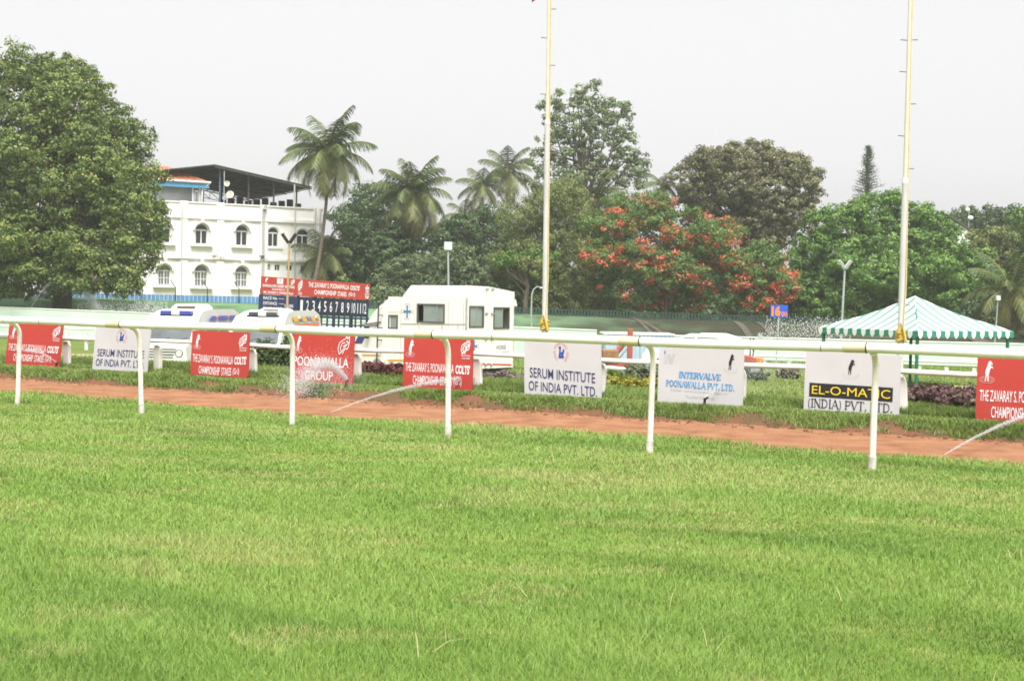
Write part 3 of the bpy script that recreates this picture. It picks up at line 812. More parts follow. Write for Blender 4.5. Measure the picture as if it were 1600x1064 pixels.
# ================================================================== MINT FENCES AND FAR WHITE RAILS
m_mint = mat('mint_sheet', (0.60, 0.70, 0.63), 0.55, (0.54, 0.65, 0.575), 0.6, spec=.2)
def mint(px0, D0, px1, D1, ztop, label):
    A, B_ = at(px0, 500, D0), at(px1, 500, D1); A.z = B_.z = -1.15
    X_ = (B_ - A).normalized(); L = (B_ - A).length
    r_ = thing('mint_fence', label, 'fence', (A + B_) / 2, 'mint green sheet fences')
    n = int(L / 2.4); b = MB(); p_ = MB()
    for i in range(n):
        q = A + X_ * (L * i / n); f = (ztop[0] * (1 - i / n) + ztop[1] * i / n)
        b.prism([(0, .06), (L / n - .012, .06), (L / n - .012, f + 1.15), (0, f + 1.15)], q, X_, Z, .04)
        p_.box(q + Vector((0, .08, (f + 1.15) / 2)), (.07, .07, f + 1.15))
    b.build('sheet_panels', m_mint, r_); p_.build('posts', m_whitec, r_)
    c = MB()
    c.tube([A + Z * (ztop[0] + 1.17), B_ + Z * (ztop[1] + 1.17)], .03, 8); c.build('cap_rail', m_whitec, r_)
mint(-90, 75, 933, 62, (.66, .14), 'long mint green sheet fence running behind the ambulances to the left edge')
mint(945, 63, 1700, 57, (-.05, -.05), 'lower mint green sheet fence behind the striped canopy at the right')
def white_rail(px0, D0, px1, D1, h, n, label, nr=2):
    A, B_ = at(px0, 500, D0), at(px1, 500, D1); A.z = gz(A.x, A.y); B_.z = gz(B_.x, B_.y)
    X_ = (B_ - A).normalized()
    r_ = thing('white_fence', label, 'fence', (A + B_) / 2, 'far white rail fences')
    for k in range(nr):
        MB().tube([A + Z * (h - .42 * k), B_ + Z * (h - .42 * k)], .055, 8).build('rail', m_whitec, r_, smooth=True)
    for i in range(n):
        q = A.lerp(B_, i / (n - 1))
        MB().prism([(-.08, 0), (.08, 0), (.08, h - .1), (-.08, h - .1)], q + Vector((0, .08, -.1)), Vector((1, 0, 0)), Z, .08).build('post', m_whitec, r_, bevel=.01)
white_rail(-40, 64, 262, 58, .98, 11, 'white two bar rail fence in front of the mint fence at far left')
white_rail(1120, 55, 1660, 50, .52, 14, 'low white rail fence in front of the mint fence at right', 1)
A, B_ = at(944, 574, 30), at(988, 578, 29.2)
r_ = thing('short_white_rail', 'short white pipe rail beside the grey green bush', 'rail', (A.x, A.y, gz(A.x, A.y)))
MB().tube([A, B_], .05, 10).build('rail_pipe', m_whitec, r_, smooth=True)
for f in (.1, .9):
    q = A.lerp(B_, f); MB().cyl((q.x, q.y, gz(q.x, q.y) - .1), q, .035).build('post', m_whitec, r_)
m_yk = mat('yellow_kerb', (0.45, 0.40, 0.16), 0.7)
for k, px in enumerate((1478, 1494, 1511)):
    q = at(px, 587, 42); q.z = gz(q.x, q.y)
    o = MB().prism([(-.18, 0), (.18, 0), (.16, .15), (-.16, .15)], q, Vector((1, 0, 0)), Z, .2).build('kerb_block', m_yk, None, q, bevel=.02)
    props(o, ['yellow kerb block under the canopy, nearest the green leg', 'middle yellow kerb block of three under the canopy', 'yellow kerb block nearest the right edge red board'][k], 'kerb block', 'yellow kerb blocks on the infield')

# ================================================================== AMBULANCE VANS
m_van = mat('white_van_paint', (0.80, 0.80, 0.78), 0.25, (0.76, 0.755, 0.72), 1.0, spec=.5)
m_glass = mat('van_glass', (0.14, 0.155, 0.165), 0.3, (0.09, 0.10, 0.11), 1.5, spec=.25)
m_blk = mat('black_trim', (0.025, 0.025, 0.027), 0.5)
m_tyre = mat('tyre_rubber', (0.025, 0.025, 0.025), 0.85)
m_rim = mat('rim_metal', (0.5, 0.5, 0.5), 0.35, metal=.7)
m_chrome = mat('headlamp_glass', (0.62, 0.62, 0.60), 0.1, spec=.8)
m_lbb = mat('blue_beacon', (0.05, 0.06, 0.34), 0.2, spec=.6)
m_lbd = mat('dark_beacon', (0.05, 0.06, 0.075), 0.25, spec=.6)
m_stb = mat('blue_sticker', (0.10, 0.13, 0.42), 0.4)
m_sty = mat('amber_sticker', (0.75, 0.40, 0.02), 0.4)
m_str = mat('red_strip', (0.62, 0.22, 0.13), 0.5)
m_plate = mat('yellow_plate', (0.70, 0.45, 0.05), 0.5)
def wheel(c, r_, wd, ax, parent):
    ty = MB(); ty.tube([c - ax * wd / 2, c - ax * wd * .4, c + ax * wd * .4, c + ax * wd / 2], [r_ * .92, r_, r_, r_ * .92], 24)
    o = ty.build('wheel', m_tyre, parent, smooth=True)
    MB().tube([c - ax * (wd / 2 + .012), c + ax * (wd / 2 + .012)], r_ * .6, 18).build('rim', m_rim, o)
def van(px, D, a, label, kind):
    q = at(px, 560, D)
    r_ = thing('ambulance_van', label, 'ambulance', (q.x, q.y, gz(q.x, q.y)), 'ambulance vans side by side on the infield', rotz=-R(a), local=True)
    prof = [(.02, .38), (0, .55), (0, 1.05), (.08, 1.11), (.36, 1.17), (.95, 1.78), (1.2, 1.97), (1.7, 2.12), (2.4, 2.18), (4.85, 2.18), (5.05, 2.05), (5.15, 1.0), (5.15, .38)]
    hw = lambda z: .96 - .15 * max(0, (z - 1.0) / 1.18) - (.10 if z < .5 else 0) - (.07 * max(0, (z - 2.0) / .18))
    fr = lambda y: max(0, .10 * (1 - y / .4)) if y < .4 else 0
    b = MB()
    Lp = [Vector((-(hw(z) - fr(y)), y, z)) for y, z in prof]; Rp = [Vector((hw(z) - fr(y), y, z)) for y, z in prof]
    n = len(prof)
    b.add(Lp + Rp, [tuple(range(n)), tuple(reversed(range(n, 2 * n)))] + [(i, n + i, n + (i + 1) % n, (i + 1) % n)[::-1] for i in range(n)])
    b.build('body', m_van, r_, bevel=.05, smooth=True)
    sp = lambda y, z, sg, off=.006: Vector((sg * (hw(z) + off), y, z))
    # windscreen on the slope
    g0, g1 = Vector((0, .36, 1.17)), Vector((0, .95, 1.78)); sl_ = (g1 - g0).normalized(); nn = Vector((0, -sl_.z, sl_.y))
    W = lambda x, k, o=.012: g0 + sl_ * ((g1 - g0).length * k) + nn * o + Vector((x, 0, 0))
    b = MB(); b.add([W(-.80, .07), W(.80, .07), W(.73, .93), W(-.73, .93), W(-.80, .07, -.02), W(.80, .07, -.02), W(.73, .93, -.02), W(-.73, .93, -.02)], [(0, 1, 2, 3), (0, 4, 5, 1), (1, 5, 6, 2), (2, 6, 7, 3), (3, 7, 4, 0)])
    ws = b.build('windscreen', m_glass, r_)
    for sx in (-.25, .3):
        MB().tube([W(sx, .06, .03), W(sx + .38, .30, .03)], .008, 6).build('wiper', m_blk, ws)
    # grille: four dark slots, badge
    for k in range(4):
        MB().box((0, -.004, 1.03 - .085 * k), (1.05 - .06 * k, .03, .024)).build('grille_slot', m_blk, r_)
    bd = MB(); bd.tube([Vector((0, .0, .95)), Vector((0, -.03, .95))], .07, 16); bd.build('badge', m_blk, r_)
    for sg in (-1, 1):
        h_ = MB(); h_.tube([Vector((sg * .62, .02, .90)), Vector((sg * .62, -.025, .90))], [.115, .10], 18); ho = h_.build('headlight', m_chrome, r_)
        MB().tube([Vector((sg * .62, .018, .90)), Vector((sg * .62, -.006, .90))], .128, 18).build('bezel', m_blk, ho)
        mr = MB(); mr.box((sg * 1.10, .42, 1.32), (.20, .10, .30)); mo = mr.build('mirror', m_blk if kind else m_van, r_, bevel=.03)
        MB().tube([Vector((sg * .90, .5, 1.2)), Vector((sg * 1.10, .45, 1.25))], .015, 6).build('mirror_arm', m_blk, mo)
    MB().box((0, -.03, .52), (1.78, .16, .24)).build('bumper', m_van, r_, bevel=.03)
    MB().box((0, -.12, .64), (.5, .012, .12)).build('number_plate', m_plate, r_)
    # side glass + door line
    for sg in (-1, 1):
        for (y0, y1, z0, z1) in ((.75, 1.45, 1.12, 1.62), (1.65, 2.7, 1.12, 1.66), (2.85, 3.9, 1.12, 1.66), (4.0, 4.85, 1.12, 1.66)):
            yy = (y0 + .32) if y0 < 1 else y0 + .04
            b = MB(); b.add([sp(y0, z0, sg), sp(y1, z0, sg), sp(y1, z1, sg), sp(yy, z1, sg)], [(0, 1, 2, 3) if sg > 0 else (3, 2, 1, 0)])
            b.build('side_window', m_glass, r_)
    for y in (.95, 4.15):
        for sg in (-1, 1): wheel(Vector((sg * .82, y, .36)), .36, .24, Vector((1, 0, 0)), r_)
    # roof kit
    lb = MB(); lb.box((0, 1.42, 2.12), (.92 if kind else 1.02, .24, .12)); lo = lb.build('light_bar', m_lbd if kind else m_lbb, r_, bevel=.03)
    MB().box((0, 1.415, 2.135), (.26, .27, .16)).build('siren_cover', m_van, lo, bevel=.02)
    MB().box((0, 1.45, 2.05), (1.05, .18, .06)).build('bracket', m_blk, lo)
    ac = MB(); wa, ka = (.45, .50) if kind else (.54, .86); ac.prism([(-wa, 0), (wa, 0), (wa * .97, .14 * ka), (wa * .7, .26 * ka), (-wa * .7, .26 * ka), (-wa * .97, .14 * ka)], Vector((0, 2.3, 2.165)), Vector((1, 0, 0)), Z, 1.0)
    ao = ac.build('roof_air_unit', m_van, r_, bevel=.04)
    MB().box((-.02, 2.292, 2.165 + .14 * ka), (wa * 1.1, .03, .09 * ka)).build('air_grille', mat('brown_grille', (.12, .07, .05), .7), ao)
    if not kind:
        for y0, y1, sk in ((1.95, 2.75, .42), (2.95, 3.85, .06), (4.0, 4.7, .06)):
            for sg in (-1, 1):
                b = MB(); b.add([sp(y0, 1.87, sg, .008), sp(y1, 1.87, sg, .008), sp(y1, 2.02, sg, .008), sp(y0 + sk, 2.02, sg, .008)], [(0, 1, 2, 3) if sg > 0 else (3, 2, 1, 0)])
                b.build('blue_window_sticker', m_stb, r_)
        for y in (2.85, 3.92, 4.78):
            MB().tube([sp(y, 1.98, 1, .0), sp(y, 1.98, 1, .05)], .05, 10).build('marker_lamp', mat('amber_lamp', (.5, .18, .06), .3), r_)
    else:
        cs = [(m_sty, 1.95, 2.5), (m_stb, 2.6, 2.85), (m_sty, 2.95, 3.45), (m_stb, 3.5, 3.7), (m_stb, 3.85, 4.0), (m_sty, 4.05, 4.5), (m_stb, 4.55, 4.75), (m_sty, 4.8, 5.0)]
        for mm, y0, y1 in cs:
            b = MB(); b.add([sp(y0 + .06, 1.87, 1, .008), sp(y1 + .06, 1.87, 1, .008), sp(y1 - .06, 2.03, 1, .008), sp(y0 - .06, 2.03, 1, .008)], [(0, 1, 2, 3)]); b.build('chequer_sticker', mm, r_)
        for y in (2.55, 4.55):
            MB().tube([sp(y, 1.99, 1, .0), sp(y, 1.99, 1, .06)], .055, 10).build('marker_lamp', m_chrome, r_)
        b = MB(); b.add([sp(2.2, 1.70, 1, .008), sp(4.95, 1.70, 1, .008), sp(4.95, 1.80, 1, .008), sp(2.2, 1.80, 1, .008)], [(0, 1, 2, 3)]); b.build('reflective_strip', m_str, r_)
        g0, g1 = Vector((0, .95, 1.78)), Vector((0, 1.2, 1.97)); X_ = Vector((1, 0, 0)); Y_ = (g1 - g0).normalized()
        va, f = text_arr('RAMAKRISHNA', 0.0)
        nn2 = X_.cross(Y_)
        b = MB(); b.add([g0 + X_ * (-.62 + 1.24 * p[0]) + Y_ * (.09 + .16 * p[1]) + nn2 * .03 for p in va], f); b.build('lettering', mat('red_sticker', (.60, .12, .08), .5), r_)
    return r_
van(249, 39.0, 6, 'white ambulance van with blue light bar and blue roof stickers', 0)
van(388, 39.6, 7, 'white ambulance van with amber and blue roof chequers and dark light bar', 1)

# ================================================================== HORSE AMBULANCE
m_hv = mat('cream_white_paint', (0.82, 0.79, 0.76), 0.35, (0.76, 0.71, 0.64), 0.9, lo=.45, hi=.75, spec=.4)
m_pane = mat('sliding_glass', (0.26, 0.31, 0.28), 0.1, (0.22, 0.27, 0.25), 2.0, spec=.6)
m_cross = mat('blue_cross', (0.06, 0.22, 0.42), 0.5)
m_frame = mat('window_rubber', (0.10, 0.10, 0.09), 0.6)
bA = R(38)
X1, X2 = Vector((math.cos(bA), -math.sin(bA), 0)), Vector((math.sin(bA), math.cos(bA), 0))
C0 = at(728, 560, 41.0); gA = gz(C0.x, C0.y); C0.z = gA
def on(O, X_, px, zz=.6):
    a = Vector((O.x, O.y, zz)) - EYE; k = (px - 800) / FPX
    return (k * a.dot(fw) - a.dot(rt)) / (X_.dot(rt) - k * X_.dot(fw))
def zpx(px, py, O, X_):
    q = O + X_ * on(O, X_, px); d = ray(px, py)
    return EYE.z + d.z / d.dot(fw) * ((q - EYE).dot(fw)) - gA
S_ = lambda px, py: (on(C0, X1, px), zpx(px, py, C0, X1))
Q_ = lambda px, py: (on(C0, X2, px), zpx(px, py, C0, X2))
ha = thing('horse_ambulance', 'large cream white horse ambulance with blue cross and rear double doors', 'ambulance', C0)
FL = .45
uf = S_(606, 500)[0]; wR = Q_(803, 500)[0]; zr = S_(700, 465)[1]; zt_ = S_(728, 446)[1]
def hole(f, x0, y0, x1, y1, u0): 
    a, b_ = f(x0, y1), f(x1, y0); return (a[0] - u0, a[1] - FL, b_[0] - u0, b_[1] - FL)
win = hole(S_, 652, 476, 694, 503, uf); cab = hole(S_, 605.5, 493, 621, 513, uf)
cab = (cab[0] + .12, cab[1], cab[2], cab[3])
b = MB(); b.panel(C0 + X1 * uf + Z * FL, X1, Z, -uf, zr - FL, [win, cab], .05)
b.build('side_wall', m_hv, ha)
rw1 = hole(Q_, 733, 479, 755, 511, 0); rw2 = hole(Q_, 771, 481, 795, 513, 0)
b = MB(); b.panel(C0 + Z * FL, X2, Z, wR, zr - FL, [rw1, rw2], .05); rear = b.build('rear_wall', m_hv, ha)
far = C0 + X2 * wR
b = MB(); b.prism([(0, FL), (-uf, FL), (-uf, zr), (0, zr)], far + X1 * 0, -X1, Z, .05); b.build('far_side_wall', m_hv, ha)
b = MB(); b.prism([(uf + .002, .05), (-.06, .05), (-.06, wR - .06), (uf + .002, wR - .06)], C0 + Z * FL, X1, X2, .06); b.build('floor', m_blk, ha)
b = MB(); b.prism([(uf, .052), (-.055, .052), (-.055, wR - .055), (uf, wR - .055)], C0 + Z * (zr - .002), X1, X2, .05); b.build('roof', m_hv, ha)
u2 = S_(634, 460)[0]
b = MB(); b.prism([(0, zr + .001), (wR, zr + .001), (wR, zt_ - .17), (wR * .45, zt_ - .02), (.03, zt_)], C0, X2, Z, .05); b.build('rear_wall_top', m_hv, ha)
b = MB()
lo_ = [(u2 - .22, .035), (-.052, .035), (-.052, wR - .03), (u2 - .22, wR - .03)]; hi_ = [(u2 + .10, .10), (-.052, .06), (-.052, wR - .03), (u2 + .10, wR - .10)]
vs = [C0 + X1 * u + X2 * v_ + Z * (zr + .003) for u, v_ in lo_] + [C0 + X1 * u + X2 * v_ + Z * (zt_ - (.17 if v_ > 1 else .01)) for u, v_ in hi_]
b.add(vs, [(3, 2, 1, 0), (4, 5, 6, 7), (0, 1, 5, 4), (1, 2, 6, 5), (2, 3, 7, 6), (3, 0, 4, 7)]); b.build('raised_roof', m_hv, ha, bevel=.03)
b = MB(); b.prism([(0, 0), (.18, 0), (.10, .22), (0, .22)], C0 + X2 * (wR - .02) + Z * (zr - .24) , X2, Z, .5); b.build('roof_gutter', m_hv, ha)
# front cab with a curved luton nose
pts = [(606, 466), (600, 471), (592, 478), (584, 487), (577, 497), (571, 507), (560, 523), (553, 532), (547, 541), (544, 549), (543, 580), (606, 580)]
pl = [S_(a, c) for a, c in pts]
b = MB(); b.prism([(u, z_) for u, z_ in pl], C0, X1, Z, wR - .1); b.build('cab', m_hv, ha, bevel=.04, smooth=True)
def decal(name, f, O, X_, poly, m, off=.006, parent=ha):
    nn = X_.cross(Z)
    b = MB(); b.add([O + X_ * f(a, c)[0] + Z * f(a, c)[1] + nn * off for a, c in poly], [tuple(range(len(poly)))]); return b.build(name, m, parent)
decal('cab_window', S_, C0, X1, [(554, 537), (566, 537), (569, 531), (571, 524), (560, 524)], mat('navy_glass', (.03, .05, .2), .15, spec=.5))
mb_ = MB(); u_, z_ = S_(578, 519); mb_.box(C0 + X1 * u_ + Z * z_ - X2 * .16, (.16, .14, .42), (X1, X2, Z)); mo = mb_.build('mirror', m_blk, ha, bevel=.03)
u0_, z0_ = S_(590, 508); MB().tube([C0 + X1 * u_ + Z * (z_ + .2) - X2 * .16, C0 + X1 * u0_ + Z * z0_], .018, 6).build('mirror_arm', m_blk, mo)
# ladder
b = MB(); (ua, za), (ub, zb_) = S_(595, 473), S_(593, 570)
b.tube([C0 + X1 * ua + Z * za - X2 * .12, C0 + X1 * ub + Z * zb_ - X2 * .12], .022, 8)
for k in range(6):
    f = k / 5.0; q = (C0 + X1 * ua + Z * za).lerp(C0 + X1 * ub + Z * zb_, f)
    b.tube([q - X2 * .12 - X1 * .02, q - X2 * .12 + X1 * .10, q + X1 * .10 + X2 * .02], .016, 6)
b.build('ladder', m_blk, ha)
b = MB(); (ua, za), (ub, zb_) = S_(562, 508), S_(596, 503); b.tube([C0 + X1 * ua + Z * za - X2 * .03, C0 + X1 * ub + Z * zb_ - X2 * .03], .02, 6); b.build('grab_rail', m_frame, ha)
# windows
def frame_(f, O, X_, x0, y0, x1, y1, panes, parent=ha):
    (a, z0), (b_, z1) = f(x0, y1), f(x1, y0); nn = X_.cross(Z)
    m_ = MB(); w_, h_ = b_ - a, z1 - z0; th = .05
    m_.panel(O + X_ * (a - .02) + Z * (z0 - .02) + nn * .02, X_, Z, w_ + .04, h_ + .04, [(th, th, w_ + .04 - th, h_ + .04 - th)], .06)
    wo = m_.build('window', m_frame, parent)
    for k, (p, q) in enumerate(panes):
        m2 = MB(); m2.prism([(0, 0), (w_ * (q - p), 0), (w_ * (q - p), h_ - .06), (0, h_ - .06)], O + X_ * (a + w_ * p) + Z * (z0 + .03) - nn * (.012 + .014 * (k % 2)), X_, Z, .01)
        m2.build('pane', m_pane, wo)
        for e in (p, q):
            MB().box(O + X_ * (a + w_ * e) + Z * ((z0 + z1) / 2) - nn * .012, (.035, .02, h_ - .06), (X_, nn, Z)).build('pane_frame', m_rim, wo)
    return wo
frame_(S_, C0, X1, 652, 476, 694, 503, [(.24, .76), (.72, 1.0)])
frame_(S_, C0, X1, 607.5, 493, 621, 513, [(0.0, 1.0)])
frame_(Q_, C0, X2, 733, 479, 755, 511, [(0, .55), (.5, 1)])
frame_(Q_, C0, X2, 771, 481, 795, 513, [(0, .58)])
for px in (759, 768):
    b = MB(); (ua, za), (ub, zb_) = Q_(px, 450), Q_(px, 575); b.tube([C0 + X2 * ua + Z * za - X1 * -.03, C0 + X2 * ub + Z * zb_ - X1 * -.03], .022, 8); lr = b.build('door_bar', m_hv, ha, smooth=True)
    for py in (452, 490, 530, 570):
        u_, z_ = Q_(px, py); MB().box(C0 + X2 * u_ + Z * z_ + X1 * .04, (.10, .06, .05), (X2, X1, Z)).build('hinge', m_rim, lr)
m_pipe_ = mat('seam_grey', (.45, .43, .40), .6)
def cross(px, py, s, f, O, X_, m):
    u, z_ = f(px, py); nn = X_.cross(Z); t_ = s * .17
    P12 = [(-t_, -s), (t_, -s), (t_, -t_), (s * .8, -t_), (s * .8, t_), (t_, t_), (t_, s), (-t_, s), (-t_, t_), (-s * .8, t_), (-s * .8, -t_), (-t_, -t_)]
    b = MB(); b.add([O + X_ * (u + a) + Z * (z_ + c) + nn * .006 for a, c in P12], [tuple(range(12))]); b.build('blue_cross_emblem', m, ha)
    ol = [(a * 1.28 + (.05 if a > 0 else -.05), c * 1.22) for a, c in P12]; v_, f_ = strokes([(ol + ol[:1], 1)], .02)
    b = MB(); b.add([O + X_ * (u + a) + Z * (z_ + c) + nn * .006 for a, c in v_], f_); b.build('cross_outline', m_gprint, ha)
cross(636, 487, .21, S_, C0, X1, m_cross)
cross(741, 541, .20, Q_, C0, X2, m_cross)
m_amb = mat('amber_stripe', (0.72, 0.38, 0.05), .5); m_rs = mat('red_stripe', (0.60, 0.10, 0.08), .5)
decal('amber_stripe', S_, C0, X1, [(567, 556), (594, 556.5), (594, 554), (567, 553.5)], m_amb, .0075)
decal('amber_stripe', S_, C0, X1, [(607, 564.5), (640, 564.5), (640, 561.5), (607, 561.5)], m_amb, .0075)
decal('red_stripe', Q_, C0, X2, [(732, 569), (800, 571.5), (800, 568.8), (732, 566.5)], m_rs)
decal('panel_seam', S_, C0, X1, [(626, 507), (727, 507.6), (727, 506.6), (626, 506)], m_frame)
decal('panel_seam', S_, C0, X1, [(604, 488), (625, 488.3), (625, 487.6), (604, 487.3)], m_amb)
for px in (626, 648, 700, 724):
    decal('panel_seam', S_, C0, X1, [(px, 572), (px + .5, 572), (px + .5, 470), (px, 470)], m_pipe_)
m_rusty = mat('rust_streak', (.58, .46, .34), .6, (.70, .62, .52), 3.0)
for px, py, ln in ((655, 505, 10), (690, 505, 14), (715, 508, 9), (612, 514, 8)):
    decal('rust_streak', S_, C0, X1, [(px, py + ln), (px + 1.2, py + ln * .8), (px + 1.6, py), (px - .6, py)], m_rusty, .007)
for txt_, y0, y1, x0, x1 in (('HORSE', 546, 539, 776, 791), ('AMBULANCE', 551.5, 548.5, 770, 796)):
    va, f = text_arr(txt_, .005); (a, z0), (b_, z1) = Q_(x0, y0), Q_(x1, y1)
    b = MB(); b.add([C0 + X2 * (a + (b_ - a) * p[0]) + Z * (z0 + (z1 - z0) * p[1]) + X1 * .006 for p in va], f); b.build('lettering', mat('slate_print', (.14, .16, .3), .6), ha)
for u in (S_(600, 580)[0] - .3, -.9):
    for v_ in (.14, wR - .14): wheel(C0 + X1 * u + X2 * v_ + Z * .40, .40, .26, X2, ha)
b = MB(); b.prism([(uf, .28), (-.05, .28), (-.05, FL - .07), (uf, FL - .07)], C0 + X2 * .3, X1, Z, wR - .6); b.build('chassis', m_blk, ha)

# the attendant seen through the open rear window
def skin_body(name, pts, edges, rad, m, parent):
    me = bpy.data.meshes.new(name); off = offset_of(parent, None)
    me.from_pydata([tuple(Vector(p) - off) for p in pts], edges, [])
    o = link(name, me, m, parent)
    o.modifiers.new('skin', 'SKIN'); sv = me.skin_vertices[0].data
    for i, r in enumerate(rad): sv[i].radius = r if isinstance(r, tuple) else (r, r)
    sv[0].use_root = True
    sd_ = o.modifiers.new('sub', 'SUBSURF'); sd_.levels = sd_.render_levels = 2
    return o
pp = C0 + X2 * (Q_(788, 500)[0]) - X1 * .42 + Z * (FL + .002)
pr = thing('person', 'person in a white shirt standing inside the open rear window of the horse ambulance', 'person', pp)
H_ = lambda x, y, z: pp + X2 * x + X1 * y + Z * z
m_skin = mat('brown_skin', (0.22, 0.12, 0.075), .6); m_shirt = mat('white_shirt', (.62, .64, .70), .8); m_trou = mat('dark_trousers', (.03, .03, .06), .8); m_hair = mat('black_hair', (.015, .013, .012), .6)
J = [(0, 0, .88), (0, 0, 1.05), (0, 0, 1.28), (0, .01, 1.42), (0, .02, 1.50), (0, .03, 1.60), (0, .03, 1.68), (-.19, 0, 1.38), (-.24, .02, 1.10), (-.20, .14, .92), (-.19, .20, .86), (.19, 0, 1.38), (.24, .02, 1.10), (.22, .10, .86), (.22, .13, .79), (-.09, 0, .82), (-.10, .02, .46), (-.10, 0, .08), (-.11, .14, .03), (.09, 0, .82), (.10, .02, .46), (.10, 0, .08), (.11, .14, .03)]
E_ = [(0, 1), (1, 2), (2, 3), (3, 4), (4, 5), (5, 6), (3, 7), (7, 8), (8, 9), (9, 10), (3, 11), (11, 12), (12, 13), (13, 14), (0, 15), (15, 16), (16, 17), (17, 18), (0, 19), (19, 20), (20, 21), (21, 22)]
Rd = [(.15, .11), (.14, .10), (.16, .11), (.09, .07), (.055, .055), (.075, .09), (.06, .075), .055, .042, .032, .038, .055, .042, .032, .038, .085, .06, .042, .045, .085, .06, .042, .045]
skin_body('body', [H_(*p) for p in J], E_, Rd, m_skin, pr)
skin_body('shirt', [H_(*J[k]) for k in (0, 1, 2, 3, 7, 8, 11, 12)], [(0, 1), (1, 2), (2, 3), (3, 4), (4, 5), (3, 6), (6, 7)], [(.175, .135), (.165, .125), (.185, .135), (.10, .08), .075, .06, .075, .06], m_shirt, pr)
skin_body('trousers', [H_(*J[k]) for k in (0, 15, 16, 17, 19, 20, 21)], [(0, 1), (1, 2), (2, 3), (0, 4), (4, 5), (5, 6)], [(.165, .125), .10, .078, .06, .10, .078, .06], m_trou, pr)
MB().ball(H_(0, .01, 1.675), (.092, .105, .085), 12, 8).build('hair', m_hair, pr, smooth=True)
fg = MB()
for sx in (-1, 1):
    for k in range(4): q = J[10 if sx < 0 else 14]; fg.tube([H_(q[0] + .02 * (k - 1.5), q[1] + .03, q[2] - .01), H_(q[0] + .022 * (k - 1.5), q[1] + .07, q[2] - .03), H_(q[0] + .02 * (k - 1.5), q[1] + .09, q[2] - .06)], [.010, .009, .007], 6)
fg.build('fingers', m_skin, pr, smooth=True)

# ================================================================== SCOREBOARD
m_nv = mat('navy_paint', (0.022, 0.030, 0.085), 0.5, (0.03, 0.04, 0.10), 2.0)
m_dk = mat('slot_black', (0.02, 0.022, 0.03), 0.7)
A, B_ = at(407, 459.5, 56), at(577.5, 469.5, 61)
Xs = (B_ - A).normalized(); Ys = (Z - Xs * Xs.z).normalized(); ns = Xs.cross(Ys)
Ls = (B_ - A).length
gb = gz(A.x, A.y)
sb = thing('race_scoreboard', 'race scoreboard with red banners above navy panels numbered one to twelve', 'scoreboard', (A + B_) / 2 - Z * ((A.z + B_.z) / 2 - gb))
uL = (at(461, 462, 57.5) - A).dot(Xs)
def slab(name, u0, u1, v0, v1, m, parent, off=0.0, th=.06):
    return MB().prism([(u0, v0), (u1, v0), (u1, v1), (u0, v1)], A + ns * off, Xs, Ys, th).build(name, m, parent)
HB = .78
slab('banner_left', .05, uL, .0, HB, m_red, sb); slab('banner_right', uL + .01, Ls, .02, HB - .0, m_red, sb, .004)
L_ = Sheet(A + Xs * .05, Xs, Ys, uL - .05, HB); Rr_ = Sheet(A + Xs * (uL + .01) + ns * .004, Xs, Ys, Ls - uL, HB)
L_.poly('horse_emblem', HORSE, (.06, .66, .2, .95), m_tw, sb, .008); L_.lines('horse_head_emblem', HEAD, .12, (.85, .62, .97, .95), m_tw, sb, .008)
L_.poly('white_logo_plate', [(0, 0), (1, 0), (1, 1), (0, 1)], (.44, .64, .62, .95), m_tw, sb, .008); L_.poly('horse_emblem', [(p[0], p[1]) for p in HORSE], (.47, .66, .6, .93), m_gprint, sb, .012)
L_.text('BANGALORE DERBY MEETING', (.03, .42, .97, .58), m_tw, sb, .02, .008); L_.text('SPONSORED BY', (.3, .26, .7, .36), m_tw, sb, .02, .008); L_.text('MR. ZAVARAY S. POONAWALLA', (.06, .06, .94, .2), m_tw, sb, .02, .008)
Rr_.lines('horse_head_emblem', HEAD, .12, (.03, .32, .085, .93), m_tw, sb, .008); Rr_.text('STUD', (.035, .08, .08, .24), m_tw, sb, .02, .008)
Rr_.text('THE ZAVARAY S. POONAWALLA', (.16, .57, .70, .86), m_tw, sb, .016, .008); Rr_.text("COLTS'", (.72, .55, .85, .84), m_tw, sb, .035, .008)
Rr_.text('CHAMPIONSHIP', (.24, .16, .53, .44), m_tw, sb, .016, .008); Rr_.text('STAKES', (.55, .15, .67, .42), m_tw, sb, .016, .008); Rr_.text('(Gr.I)', (.70, .13, .79, .42), m_tw, sb, .016, .008)
Rr_.lines('scroll_emblem', [(ell(.5, .22, .4, .2), 1), (ell(.5, .55, .3, .16), 1), ([(.5, 1), (.5, 0)], 1), ([(.1, .8), (.9, .8)], 1), ([(.2, .4), (.8, .7), (.2, .7), (.8, .4)], 1)], .14, (.925, .12, .985, .9), m_tw, sb, .008)
slab('info_panel', -.05, uL + .02, -1.05, -.012, m_nv, sb, .01)
I_ = Sheet(A + Xs * -.05 + Ys * -1.05 + ns * .01, Xs, Ys, uL + .07, 1.04)
m_ltw = mat('board_lettering', (.72, .73, .78), .6)
for s_, y in (('RACE No', .80), ('DISTANCE', .58), ('STARTING TIME', .36)):
    I_.text(s_, (.1, y, .48 if len(s_) < 12 else .62, y + .13), m_ltw, sb, .02, .006)
    if len(s_) < 12: I_.lines('dotted_leader', [([(k / 5, .5), (k / 5 + .1, .5)], 1) for k in range(5)], .3, (.53, y + .03, .68, y + .09), m_ltw, sb, .006)
I_.text('1600', (.70, .50, .94, .64), m_ltw, sb, .01, .006)
slab('number_panel', uL + .04, Ls - .02, -.80, -.03, m_nv, sb, -.03)
wn = (Ls - uL - .35) / 12
